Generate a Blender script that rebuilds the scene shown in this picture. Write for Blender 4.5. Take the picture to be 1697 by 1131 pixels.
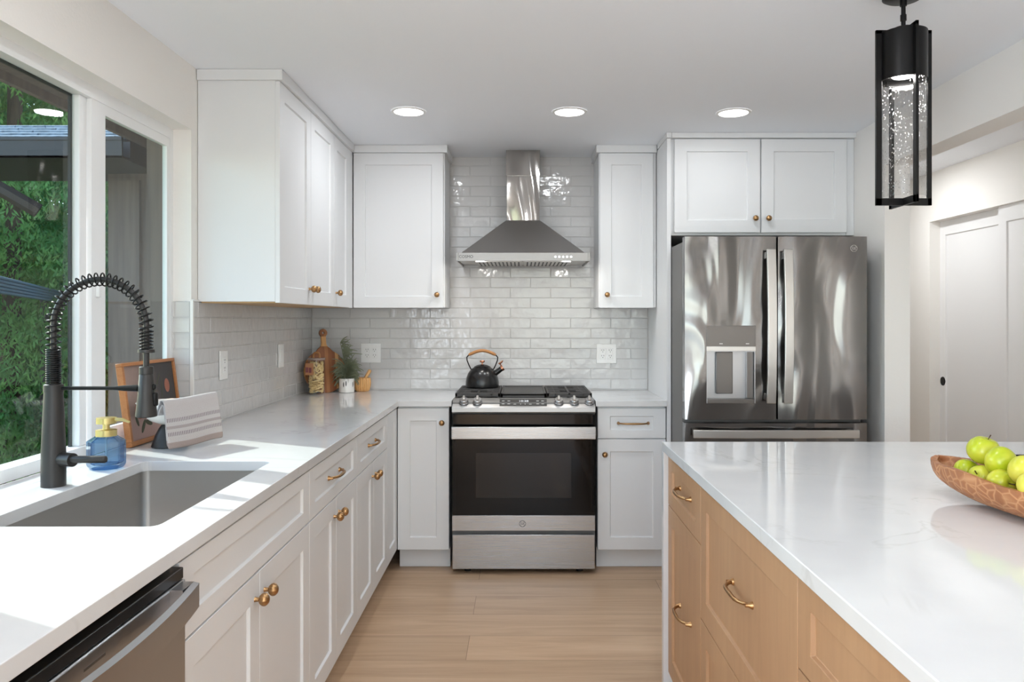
import bpy, bmesh, math, random
from mathutils import Vector, Matrix
for o in list(bpy.data.objects): bpy.data.objects.remove(o)
SC = bpy.context.scene
COL = SC.collection
PI = math.pi
R = math.radians

# ------------------------------------------------------------------ camera
CAMH = 1.348
cam_d = bpy.data.cameras.new('camera'); cam = bpy.data.objects.new('camera', cam_d); COL.objects.link(cam)
cam.location = (0, 0, CAMH); cam.rotation_euler = (PI/2, 0, 0)
cam_d.sensor_width = 36; cam_d.sensor_fit = 'HORIZONTAL'; cam_d.lens = 1290/1697*36
cam_d.shift_x = -15.5/1697; cam_d.shift_y = -35.5/1697
cam_d.clip_start = 0.05; cam_d.clip_end = 200
SC.camera = cam

# ------------------------------------------------------------------ world, sun, exposure
W = bpy.data.worlds.new('sky'); SC.world = W; W.use_nodes = True
wn = W.node_tree; wn.nodes.clear()
sky = wn.nodes.new('ShaderNodeTexSky'); sky.sky_type = 'NISHITA'; sky.sun_disc = False
SUN_DIR = Vector((0.89*math.cos(R(41)), -0.45*math.cos(R(41)), -math.sin(R(41)))).normalized()
sky.sun_elevation = R(41); sky.sun_rotation = R(-63)
bg = wn.nodes.new('ShaderNodeBackground'); bg.inputs['Strength'].default_value = 0.75
wo = wn.nodes.new('ShaderNodeOutputWorld')
wn.links.new(sky.outputs[0], bg.inputs[0]); wn.links.new(bg.outputs[0], wo.inputs[0])
sd = bpy.data.lights.new('sun', 'SUN'); sd.energy = 5.2; sd.angle = R(0.7); sd.color = (1, 0.97, 0.93)
so = bpy.data.objects.new('sun', sd); COL.objects.link(so)
so.rotation_euler = SUN_DIR.to_track_quat('-Z', 'Y').to_euler(); so.location = (-6, 5, 8)

def area(name, loc, target, sx, sy, power, color=(1, 1, 1), parent=None, shape='RECTANGLE', spread=None):
    d = bpy.data.lights.new(name, 'AREA'); d.shape = shape; d.size = sx
    if shape in ('RECTANGLE', 'ELLIPSE'): d.size_y = sy
    d.energy = power; d.color = color
    if spread: d.spread = spread
    o = bpy.data.objects.new(name, d); COL.objects.link(o)
    o.location = loc
    v = Vector(target) - Vector(loc)
    o.rotation_euler = v.to_track_quat('-Z', 'Y').to_euler()
    if parent:
        o.parent = parent; o.location = Vector(loc) - parent.location
    return o
# added fill lamps in place of daylight: unseen rear openings and hall end
area('fill_rear', (0.65, -4.10, 1.25), (0.65, 0, 3.2), 2.1, 1.8, 20, (0.79, 0.91, 1.0))
area('fill_side', (-1.36, -1.9, 1.25), (3, -1.9, 3.6), 1.9, 1.9, 150, (0.79, 0.90, 1.0))
area('fill_hall', (2.3, 7.05, 1.3), (2.3, 0, 1.3), 0.8, 1.6, 45, (0.88, 0.95, 1.0))  # added to brighten the hall; its end wall has no window
CAN_W = 5.0
SC.view_settings.view_transform = 'Standard'; SC.view_settings.look = 'None'
SC.view_settings.exposure = 0.22; SC.view_settings.gamma = 1.0
SC.view_settings.use_curve_mapping = False
try:
    SC.cycles.max_bounces = 12; SC.cycles.diffuse_bounces = 6; SC.cycles.glossy_bounces = 5
    SC.cycles.transmission_bounces = 8; SC.cycles.transparent_max_bounces = 16
    SC.cycles.sample_clamp_indirect = 6.0; SC.cycles.use_denoising = True
    SC.cycles.caustics_reflective = False; SC.cycles.caustics_refractive = False
except Exception: pass

# ------------------------------------------------------------------ materials
MATS = {}
def lin(c):
    return tuple(((x/255)/12.92 if x/255 <= 0.04045 else (((x/255)+0.055)/1.055)**2.4) for x in c) + (1,)
class NT:
    def __init__(s, name):
        s.m = bpy.data.materials.new(name); s.m.use_nodes = True; s.t = s.m.node_tree; s.t.nodes.clear()
        s.out = s.t.nodes.new('ShaderNodeOutputMaterial'); MATS[name] = s.m
    def n(s, typ, **kw):
        nd = s.t.nodes.new('ShaderNode'+typ)
        for k, v in kw.items():
            if k.startswith('_'): setattr(nd, k[1:], v)
            else: nd.inputs[k.replace('__', ' ')].default_value = v
        return nd
    def l(s, a, b): s.t.links.new(a, b)
    def bsdf(s, **kw):
        b = s.n('BsdfPrincipled')
        for k, v in kw.items(): b.inputs[k.replace('__', ' ')].default_value = v
        s.l(b.outputs[0], s.out.inputs[0]); return b
    def coord(s, scale=(1, 1, 1), rot=(0, 0, 0), kind='Object'):
        c = s.n('TexCoord'); mp = s.n('Mapping'); mp.inputs['Scale'].default_value = scale; mp.inputs['Rotation'].default_value = rot
        s.l(c.outputs[kind], mp.inputs[0]); return mp.outputs[0]
    def ramp(s, fac, stops):
        r = s.n('ValToRGB'); e = r.color_ramp.elements
        while len(e) > 1: e.remove(e[-1])
        e[0].position, e[0].color = stops[0]
        for p, c in stops[1:]:
            q = e.new(p); q.color = c
        s.l(fac, r.inputs[0]); return r.outputs[0]
    def noise(s, vec, scale, detail=3, rough=0.5, dist=0):
        n = s.n('TexNoise'); n.inputs['Scale'].default_value = scale; n.inputs['Detail'].default_value = detail
        n.inputs['Roughness'].default_value = rough; n.inputs['Distortion'].default_value = dist
        if vec: s.l(vec, n.inputs['Vector'])
        return n.outputs[0]
    def bump(s, h, b, strength=0.1, dist=0.01, chain=None):
        n = s.n('Bump'); n.inputs['Strength'].default_value = strength; n.inputs['Distance'].default_value = dist
        s.l(h, n.inputs['Height'])
        if chain: s.l(chain, n.inputs['Normal'])
        if b: s.l(n.outputs[0], b.inputs['Normal'])
        return n.outputs[0]
def plain(name, col, rough=0.5, metal=0.0, **kw):
    t = NT(name); t.bsdf(Base__Color=lin(col), Roughness=rough, Metallic=metal, **kw); return t.m

def painted(name, col, rough=0.55, bumps=0.05, scale=180):
    t = NT(name); b = t.bsdf(Base__Color=lin(col), Roughness=rough)
    t.bump(t.noise(t.coord(), scale, 2), b, bumps, 0.002); return t.m
painted('wall_paint', (238, 235, 231), 0.75, 0.25, 120)
painted('hall_paint', (226, 222, 216), 0.75, 0.25, 120)
painted('ceiling_paint', (241, 244, 249), 0.8, 0.2, 90)
painted('cabinet_paint', (226, 227, 228), 0.5, 0.02, 60)
painted('door_paint', (216, 214, 212), 0.45, 0.03, 60)
plain('white_vinyl', (236, 237, 238), 0.35)
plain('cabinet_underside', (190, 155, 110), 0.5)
plain('dark_gap', (14, 14, 14), 0.6)
plain('white_plastic', (238, 238, 236), 0.3)
plain('slot_black', (25, 25, 25), 0.5)
plain('black_metal', (22, 21, 21), 0.38, 0.6)
plain('matte_black', (46, 44, 43), 0.42, 0.2)
plain('cast_iron', (66, 63, 61), 0.5, 0.1)
plain('black_enamel', (28, 27, 27), 0.25)
plain('copper', (196, 140, 112), 0.25, 1.0)
plain('kettle_wood', (176, 122, 70), 0.4)
plain('gold_metal', (208, 190, 130), 0.36, 1.0)
plain('chrome', (200, 200, 200), 0.12, 1.0)
plain('white_ceramic', (236, 234, 230), 0.2)
plain('grey_glaze', (190, 190, 188), 0.3)
plain('apple_stem', (70, 50, 28), 0.7)
plain('pink_skin', (226, 190, 176), 0.5)
plain('kitchen_rubber', (18, 18, 18), 0.7)
plain('dark_stone', (120, 118, 115), 0.8)
plain('jar_lid', (150, 132, 122), 0.2)
plain('tag_purple', (120, 62, 66), 0.7)
plain('tag_card', (176, 122, 84), 0.7)
plain('gutter_metal', (58, 50, 48), 0.5)
plain('downlight_trim', (240, 240, 240), 0.5)
def brass():
    t = NT('brushed_brass'); b = t.bsdf(Base__Color=lin((178, 140, 98)), Metallic=1.0, Roughness=0.3)
    t.bump(t.noise(t.coord((1, 1, 1)), 300, 2), b, 0.05, 0.001)
brass()
def steel(name, col, rough, vec, wave=0.02, aniso=0.0):
    t = NT(name); b = t.bsdf(Base__Color=lin(col), Metallic=1.0, Roughness=rough)
    n1 = t.bump(t.noise(t.coord((1.6, 1.6, 0.55)), 2.2, 2, 0.4, 0.6), None, wave, 0.25)
    t.bump(t.noise(t.coord(vec), 60, 3), b, 0.03, 0.0005, n1)
    rr = t.noise(t.coord(vec), 9, 3); mr = t.n('MapRange'); mr.inputs['To Min'].default_value = rough-0.02; mr.inputs['To Max'].default_value = rough+0.02
    t.l(rr, mr.inputs[0]); t.l(mr.outputs[0], b.inputs['Roughness'])
steel('stainless', (182, 183, 186), 0.3, (60, 60, 1), 0.0)
steel('stainless_range', (182, 182, 183), 0.27, (0.3, 60, 60), 0.0)
steel('stainless_fridge', (128, 126, 125), 0.16, (60, 60, 0.3), 0.3)
steel('stainless_hood', (196, 193, 190), 0.3, (60, 1, 1), 0.0)
steel('hood_lip', (142, 140, 138), 0.34, (1, 1, 60), 0.0)
steel('stainless_duct', (178, 174, 170), 0.12, (30, 30, 1), 0.5)
steel('stainless_sink', (182, 178, 174), 0.36, (1, 1, 40), 0.0)
plain('panel_steel', (178, 177, 176), 0.4, 1.0)
plain('handle_steel', (205, 203, 200), 0.32, 1.0)
plain('fridge_side', (120, 118, 116), 0.5, 0.4)
plain('dispenser_dark', (118, 114, 111), 0.32, 0.8)
plain('black_glass', (7, 7, 7), 0.05, Specular__IOR__Level=0.3)
plain('oven_window', (34, 31, 29), 0.06, Specular__IOR__Level=0.35)
plain('display_glass', (84, 82, 80), 0.15)

def quartz():
    t = NT('quartz'); b = t.bsdf(Roughness=0.06)
    co = t.coord((1, 1, 1), (0.2, 0.1, 0.5))
    big = t.noise(co, 1.3, 5, 0.55, 1.6)
    v1 = t.ramp(big, [(0.0, (0, 0, 0, 1)), (0.485, (0, 0, 0, 1)), (0.5, (1, 1, 1, 1)), (0.515, (0, 0, 0, 1))])
    m = t.noise(co, 3.1, 2)
    mm = t.ramp(m, [(0.45, (0, 0, 0, 1)), (0.75, (1, 1, 1, 1))])
    mul = t.n('Math', _operation='MULTIPLY'); t.l(v1, mul.inputs[0]); t.l(mm, mul.inputs[1])
    cloud = t.ramp(t.noise(co, 6, 4), [(0.3, lin((216, 216, 217))), (0.7, lin((222, 222, 222)))])
    mix = t.n('MixRGB'); t.l(mul.outputs[0], mix.inputs[0]); t.l(cloud, mix.inputs[1]); mix.inputs[2].default_value = lin((201, 200, 198))
    t.l(mix.outputs[0], b.inputs['Base Color'])
quartz()

def wood(name, c1, c2, c3, vec, scale=6, rough=0.45, ring=1.2):
    t = NT(name); b = t.bsdf(Roughness=rough)
    co = t.coord(vec)
    f = t.noise(co, scale, 6, 0.6, ring)
    c = t.ramp(f, [(0.25, lin(c1)), (0.5, lin(c2)), (0.75, lin(c3))])
    f2 = t.noise(co, scale*9, 3)
    mix = t.n('MixRGB', _blend_type='MULTIPLY'); mix.inputs[0].default_value = 0.35
    c2r = t.ramp(f2, [(0.3, (0.8, 0.8, 0.8, 1)), (0.6, (1, 1, 1, 1))])
    t.l(c, mix.inputs[1]); t.l(c2r, mix.inputs[2]); t.l(mix.outputs[0], b.inputs['Base Color'])
    t.bump(f2, b, 0.05, 0.001)
wood('island_wood', (172, 132, 97), (179, 139, 103), (186, 147, 110), (1, 1, 0.12), 5, 0.42, 0.4)
wood('frame_wood', (160, 102, 58), (176, 116, 68), (190, 130, 80), (6, 0.6, 6), 6)
wood('mortar_wood', (204, 146, 86), (224, 170, 108), (238, 192, 134), (8, 8, 0.6), 8)
wood('trunk_bark', (58, 44, 34), (84, 64, 50), (100, 80, 62), (6, 6, 0.5), 6, 0.9)

def stripe_wood(name, cols, width, axis='X'):
    t = NT(name); b = t.bsdf(Roughness=0.4)
    c = t.n('TexCoord'); sep = t.n('SeparateXYZ'); t.l(c.outputs['Object'], sep.inputs[0])
    mul = t.n('Math', _operation='MULTIPLY'); t.l(sep.outputs[axis], mul.inputs[0]); mul.inputs[1].default_value = 1/width
    fl = t.n('Math', _operation='FLOOR'); t.l(mul.outputs[0], fl.inputs[0])
    wn_ = t.n('TexWhiteNoise', _noise_dimensions='1D'); t.l(fl.outputs[0], wn_.inputs['W'])
    st = [(i/len(cols), lin(cc)) for i, cc in enumerate(cols)]
    r = t.n('ValToRGB'); r.color_ramp.interpolation = 'CONSTANT'; e = r.color_ramp.elements
    while len(e) > 1: e.remove(e[-1])
    e[0].position, e[0].color = st[0]
    for p, q in st[1:]:
        k = e.new(p); k.color = q
    t.l(wn_.outputs['Value'], r.inputs[0])
    mp = t.n('Mapping'); mp.inputs['Scale'].default_value = (40, 40, 4); t.l(c.outputs['Object'], mp.inputs[0])
    g = t.ramp(t.noise(mp.outputs[0], 4, 4), [(0.3, (0.78, 0.78, 0.78, 1)), (0.65, (1, 1, 1, 1))])
    mix = t.n('MixRGB', _blend_type='MULTIPLY'); mix.inputs[0].default_value = 0.6
    t.l(r.outputs[0], mix.inputs[1]); t.l(g, mix.inputs[2]); t.l(mix.outputs[0], b.inputs['Base Color'])
stripe_wood('board_wood', [(150, 92, 52), (132, 78, 44), (170, 112, 66), (206, 156, 102), (142, 84, 48)], 0.021)

def carved():
    t = NT('carved_wood'); b = t.bsdf(Roughness=0.5)
    co = t.coord((1, 0.75, 1))
    v = t.n('TexVoronoi', _feature='DISTANCE_TO_EDGE'); v.inputs['Scale'].default_value = 46; t.l(co, v.inputs['Vector'])
    e = t.ramp(v.outputs[0], [(0.0, lin((196, 144, 102))), (0.05, lin((182, 126, 84))), (0.14, lin((162, 104, 66)))])
    n = t.ramp(t.noise(co, 14, 5), [(0.3, (0.82, 0.82, 0.82, 1)), (0.7, (1.1, 1.1, 1.1, 1))])
    mix = t.n('MixRGB', _blend_type='MULTIPLY'); mix.inputs[0].default_value = 0.8
    t.l(e, mix.inputs[1]); t.l(n, mix.inputs[2]); t.l(mix.outputs[0], b.inputs['Base Color'])
    t.bump(v.outputs[0], b, 0.25, 0.01)
carved()

def floor_mat():
    t = NT('oak_planks'); b = t.bsdf(Roughness=0.42)
    c = t.n('TexCoord'); mp = t.n('Mapping'); mp.inputs['Location'].default_value = (0.22, 0.015, 0); t.l(c.outputs['Object'], mp.inputs[0])
    br = t.n('TexBrick', _offset=0.37, _offset_frequency=2, _squash=1.0)
    br.inputs['Scale'].default_value = 1; br.inputs['Brick Width'].default_value = 1.45; br.inputs['Row Height'].default_value = 0.238
    br.inputs['Mortar Size'].default_value = 0.0012; br.inputs['Mortar Smooth'].default_value = 0.4; br.inputs['Bias'].default_value = 0
    br.inputs['Color1'].default_value = (0, 0, 0, 1); br.inputs['Color2'].default_value = (1, 1, 1, 1); br.inputs['Mortar'].default_value = (0.5, 0.5, 0.5, 1)
    t.l(mp.outputs[0], br.inputs['Vector'])
    # shift the grain per plank
    add = t.n('VectorMath', _operation='MULTIPLY_ADD'); t.l(br.outputs['Color'], add.inputs[0]); add.inputs[1].default_value = (7.3, 4.1, 0)
    t.l(c.outputs['Object'], add.inputs[2])
    mp2 = t.n('Mapping'); mp2.inputs['Scale'].default_value = (0.55, 7, 1); t.l(add.outputs[0], mp2.inputs[0])
    g = t.noise(mp2.outputs[0], 2.6, 7, 0.62, 0.7)
    col = t.ramp(g, [(0.25, lin((182, 149, 119))), (0.5, lin((201, 170, 139))), (0.75, lin((214, 184, 154)))])
    pl = t.ramp(br.outputs['Color'], [(0.0, (0.88, 0.87, 0.86, 1)), (1.0, (1.05, 1.05, 1.05, 1))])
    mix = t.n('MixRGB', _blend_type='MULTIPLY'); mix.inputs[0].default_value = 1
    t.l(col, mix.inputs[1]); t.l(pl, mix.inputs[2])
    mix2 = t.n('MixRGB'); t.l(br.outputs['Fac'], mix2.inputs[0]); t.l(mix.outputs[0], mix2.inputs[1]); mix2.inputs[2].default_value = lin((128, 98, 72))
    t.l(mix2.outputs[0], b.inputs['Base Color'])
    inv = t.n('Math', _operation='SUBTRACT'); inv.inputs[0].default_value = 1; t.l(br.outputs['Fac'], inv.inputs[1])
    t.bump(inv.outputs[0], b, 0.3, 0.001)
floor_mat()

def tile():
    t = NT('glazed_tile'); b = t.bsdf(Base__Color=lin((204, 203, 202)), Roughness=0.11)
    n = t.bump(t.noise(t.coord((1, 1, 1)), 16, 2, 0.5), None, 0.6, 0.006)
    t.bump(t.noise(t.coord(), 90, 2), b, 0.12, 0.001, n)
    plain('grout', (198, 197, 196), 0.8)
tile()

def thin_glass(name, tint, refl=1.0, bumps=None, rough=0.0):
    t = NT(name)
    tr = t.n('BsdfTransparent'); tr.inputs[0].default_value = tint
    gl = t.n('BsdfGlossy'); gl.inputs['Roughness'].default_value = rough; gl.inputs['Color'].default_value = (1, 1, 1, 1)
    fr = t.n('Fresnel'); fr.inputs[0].default_value = 1.45
    mu = t.n('Math', _operation='MULTIPLY'); t.l(fr.outputs[0], mu.inputs[0]); mu.inputs[1].default_value = refl
    ge = t.n('NewGeometry'); ib = t.n('Math', _operation='SUBTRACT'); ib.inputs[0].default_value = 1; t.l(ge.outputs['Backfacing'], ib.inputs[1])
    m2_ = t.n('Math', _operation='MULTIPLY'); t.l(mu.outputs[0], m2_.inputs[0]); t.l(ib.outputs[0], m2_.inputs[1]); mu = m2_
    if bumps:
        bn = t.bump(t.noise(t.coord(), bumps, 2), None, 0.6, 0.01); t.l(bn, gl.inputs['Normal']); t.l(bn, fr.inputs['Normal'])
    mx = t.n('MixShader'); t.l(mu.outputs[0], mx.inputs[0]); t.l(tr.outputs[0], mx.inputs[1]); t.l(gl.outputs[0], mx.inputs[2])
    t.l(mx.outputs[0], t.out.inputs[0]); return t
thin_glass('window_glass', (0.86, 0.92, 0.90, 1), 0.8)
thin_glass('clear_glass', (0.97, 0.98, 0.98, 1), 1.0)
def seeded():
    t = NT('seeded_glass')
    tr = t.n('BsdfTransparent'); tr.inputs[0].default_value = (0.93, 0.93, 0.93, 1)
    gl = t.n('BsdfGlossy'); gl.inputs['Roughness'].default_value = 0.03
    fr = t.n('Fresnel'); fr.inputs[0].default_value = 1.5
    vo = t.n('TexVoronoi'); vo.inputs['Scale'].default_value = 130; t.l(t.coord((1, 1, 0.6)), vo.inputs['Vector'])
    spot = t.ramp(vo.outputs['Distance'], [(0.0, (1, 1, 1, 1)), (0.16, (1, 1, 1, 1)), (0.26, (0, 0, 0, 1))])
    den = t.ramp(t.noise(t.coord(), 16, 2), [(0.45, (0, 0, 0, 1)), (0.6, (1, 1, 1, 1))])
    sp = t.n('Math', _operation='MULTIPLY'); t.l(spot, sp.inputs[0]); t.l(den, sp.inputs[1])
    bn = t.bump(t.noise(t.coord((1, 1, 0.3)), 30, 2), None, 0.5, 0.01)
    t.l(bn, gl.inputs['Normal']); t.l(bn, fr.inputs['Normal'])
    df = t.n('BsdfTranslucent'); df.inputs[0].default_value = (0.95, 0.95, 0.95, 1)
    ge = t.n('NewGeometry'); ib = t.n('Math', _operation='SUBTRACT'); ib.inputs[0].default_value = 1; t.l(ge.outputs['Backfacing'], ib.inputs[1])
    fm = t.n('Math', _operation='MULTIPLY'); t.l(fr.outputs[0], fm.inputs[0]); t.l(ib.outputs[0], fm.inputs[1])
    m1 = t.n('MixShader'); t.l(fm.outputs[0], m1.inputs[0]); t.l(tr.outputs[0], m1.inputs[1]); t.l(gl.outputs[0], m1.inputs[2])
    m2 = t.n('MixShader'); t.l(sp.outputs[0], m2.inputs[0]); t.l(m1.outputs[0], m2.inputs[1]); t.l(df.outputs[0], m2.inputs[2])
    t.l(m2.outputs[0], t.out.inputs[0])
seeded()
t = NT('blue_glass'); t.bsdf(Base__Color=lin((110, 160, 205)), Roughness=0.03, Transmission__Weight=1.0, IOR=1.3)
t = NT('blue_thin')
def blue_thin():
    tr = t.n('BsdfTransparent'); lf = t.n('LayerWeight'); lf.inputs[0].default_value = 0.5
    t.l(t.ramp(lf.outputs['Facing'], [(0.0, (0.80, 0.90, 0.97, 1)), (0.45, (0.66, 0.80, 0.92, 1)), (0.85, (0.16, 0.30, 0.48, 1))]), tr.inputs[0])
    gl = t.n('BsdfGlossy'); gl.inputs['Roughness'].default_value = 0.03
    lw = t.n('LayerWeight'); lw.inputs[0].default_value = 0.35
    d = t.n('BsdfDiffuse'); d.inputs[0].default_value = lin((84, 132, 176))
    m0 = t.n('MixShader'); m0.inputs[0].default_value = 0.07; t.l(tr.outputs[0], m0.inputs[1]); t.l(d.outputs[0], m0.inputs[2])
    ge = t.n('NewGeometry'); ib = t.n('Math', _operation='SUBTRACT'); ib.inputs[0].default_value = 1; t.l(ge.outputs['Backfacing'], ib.inputs[1])
    fm = t.n('Math', _operation='MULTIPLY'); t.l(lw.outputs['Fresnel'], fm.inputs[0]); t.l(ib.outputs[0], fm.inputs[1])
    m = t.n('MixShader'); t.l(fm.outputs[0], m.inputs[0]); t.l(m0.outputs[0], m.inputs[1]); t.l(gl.outputs[0], m.inputs[2])
    t.l(m.outputs[0], t.out.inputs[0])
blue_thin()

def emit(name, col, s):
    q = NT(name); e = q.n('Emission'); e.inputs[0].default_value = col; e.inputs[1].default_value = s; q.l(e.outputs[0], q.out.inputs[0])
emit('lamp_glow', (1, 0.985, 0.97, 1), 10); emit('clock_glow', (0.9, 0.95, 1, 1), 1.1); emit('hood_glow', (1, 0.97, 0.92, 1), 8)
emit('pendant_glow', (1, 0.98, 0.95, 1), 12)

def apple():
    q = NT('apple_skin'); b = q.bsdf(Roughness=0.28)
    oi = q.n('ObjectInfo')
    co = q.coord()
    f = q.noise(co, 14, 3)
    ad = q.n('Math', _operation='MULTIPLY_ADD'); q.l(oi.outputs['Random'], ad.inputs[0]); ad.inputs[1].default_value = 0.5; q.l(f, ad.inputs[2])
    c = q.ramp(ad.outputs[0], [(0.3, lin((138, 160, 18))), (0.65, lin((176, 186, 34))), (1.0, lin((214, 204, 78)))])
    vo = q.n('TexVoronoi'); vo.inputs['Scale'].default_value = 260; q.l(co, vo.inputs['Vector'])
    s = q.ramp(vo.outputs['Distance'], [(0.0, (1.25, 1.25, 1.25, 1)), (0.14, (1, 1, 1, 1))])
    m = q.n('MixRGB', _blend_type='MULTIPLY'); m.inputs[0].default_value = 1; q.l(c, m.inputs[1]); q.l(s, m.inputs[2])
    q.l(m.outputs[0], b.inputs['Base Color'])
apple()

def towel_mat():
    q = NT('towel_cloth'); b = q.bsdf(Roughness=0.95)
    c = q.n('TexCoord'); sep = q.n('SeparateXYZ'); q.l(c.outputs['UV'], sep.inputs[0])
    base = q.ramp(sep.outputs['Y'], [(0.0, lin((158, 142, 135))), (0.11, lin((158, 142, 135))), (0.12, lin((187, 180, 177))), (0.2, lin((187, 180, 177))),
        (0.34, lin((187, 180, 177))), (0.35, lin((162, 151, 149))), (0.39, lin((162, 151, 149))), (0.4, lin((189, 183, 181))), (0.75, lin((185, 178, 176))), (1.0, lin((190, 189, 192)))])
    band = q.ramp(sep.outputs['Y'], [(0.0, (0, 0, 0, 1)), (0.22, (0, 0, 0, 1)), (0.225, (1, 1, 1, 1)), (0.285, (1, 1, 1, 1)), (0.29, (0, 0, 0, 1)),
        (0.46, (0, 0, 0, 1)), (0.465, (1, 1, 1, 1)), (0.525, (1, 1, 1, 1)), (0.53, (0, 0, 0, 1))])
    mu = q.n('Math', _operation='MULTIPLY'); q.l(sep.outputs['X'], mu.inputs[0]); mu.inputs[1].default_value = 34
    fr = q.n('Math', _operation='FRACT'); q.l(mu.outputs[0], fr.inputs[0])
    gt = q.n('Math', _operation='GREATER_THAN'); q.l(fr.outputs[0], gt.inputs[0]); gt.inputs[1].default_value = 0.55
    m2 = q.n('Math', _operation='MULTIPLY'); q.l(gt.outputs[0], m2.inputs[0]); q.l(band, m2.inputs[1])
    mx = q.n('MixRGB'); q.l(m2.outputs[0], mx.inputs[0]); q.l(base, mx.inputs[1]); mx.inputs[2].default_value = lin((126, 115, 118))
    q.l(mx.outputs[0], b.inputs['Base Color'])
    q.bump(q.noise(q.coord(), 420, 3), b, 0.7, 0.003)
towel_mat()

def foliage(name, c1, c2):
    q = NT(name)
    f = q.noise(q.coord(), 1.6, 4)
    c = q.ramp(f, [(0.3, lin(c1)), (0.7, lin(c2))])
    d = q.n('BsdfDiffuse'); tl = q.n('BsdfTranslucent'); q.l(c, d.inputs[0]); q.l(c, tl.inputs[0])
    m = q.n('MixShader'); m.inputs[0].default_value = 0.4; q.l(d.outputs[0], m.inputs[1]); q.l(tl.outputs[0], m.inputs[2])
    q.l(m.outputs[0], q.out.inputs[0])
foliage('cedar_green', (70, 122, 76), (142, 176, 96))
foliage('cedar_dark', (56, 112, 86), (104, 156, 100))
foliage('pot_plant_leaf', (124, 132, 108), (172, 176, 150))

def painting():
    q = NT('painted_canvas'); b = q.bsdf(Roughness=0.6)
    c = q.n('TexCoord'); mp = q.n('Mapping'); q.l(c.outputs['UV'], mp.inputs[0])
    f = q.noise(mp.outputs[0], 2.3, 4, 0.6, 0.8)
    sep = q.n('SeparateXYZ'); q.l(c.outputs['UV'], sep.inputs[0])
    a = q.n('Math', _operation='MULTIPLY_ADD'); q.l(f, a.inputs[0]); a.inputs[1].default_value = 0.7; q.l(sep.outputs['X'], a.inputs[2])
    bgc = q.ramp(a.outputs[0], [(0.25, lin((168, 142, 132))), (0.7, lin((120, 102, 96))), (1.05, lin((62, 58, 58)))])
    low = q.ramp(sep.outputs['Y'], [(0.0, (1, 1, 1, 1)), (0.3, (1, 1, 1, 1)), (0.36, (0, 0, 0, 1))])
    m = q.n('MixRGB'); q.l(low, m.inputs[0]); q.l(bgc, m.inputs[1]); m.inputs[2].default_value = lin((176, 146, 138))
    q.l(m.outputs[0], b.inputs['Base Color'])
painting()
plain('paint_fruit', (158, 98, 78), 0.6); plain('paint_leaf', (70, 74, 52), 0.6)

def siding():
    q = NT('brown_siding'); b = q.bsdf(Roughness=0.8)
    f = q.noise(q.coord((12, 12, 0.7)), 3, 4)
    q.l(q.ramp(f, [(0.3, lin((100, 86, 80))), (0.7, lin((120, 104, 96)))]), b.inputs['Base Color'])
siding()
def shingle():
    q = NT('roof_shingle'); b = q.bsdf(Roughness=0.85)
    f = q.noise(q.coord(), 30, 5)
    q.l(q.ramp(f, [(0.3, lin((90, 98, 106))), (0.7, lin((150, 160, 170)))]), b.inputs['Base Color'])
shingle()
plain('moss', (110, 96, 48), 0.9)
def reflection_mat():
    q = NT('reflection_blue'); b = q.bsdf(Base__Color=lin((120, 138, 152)), Roughness=0.5, Metallic=0.3)  # blue-grey tone of a reflection in the window pane
reflection_mat()
def grnd():
    q = NT('forest_floor'); b = q.bsdf(Roughness=0.95)
    f = q.noise(q.coord(), 3, 6)
    q.l(q.ramp(f, [(0.3, lin((48, 56, 34))), (0.5, lin((80, 84, 48))), (0.7, lin((112, 88, 62)))]), b.inputs['Base Color'])
grnd()
M = MATS

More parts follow.
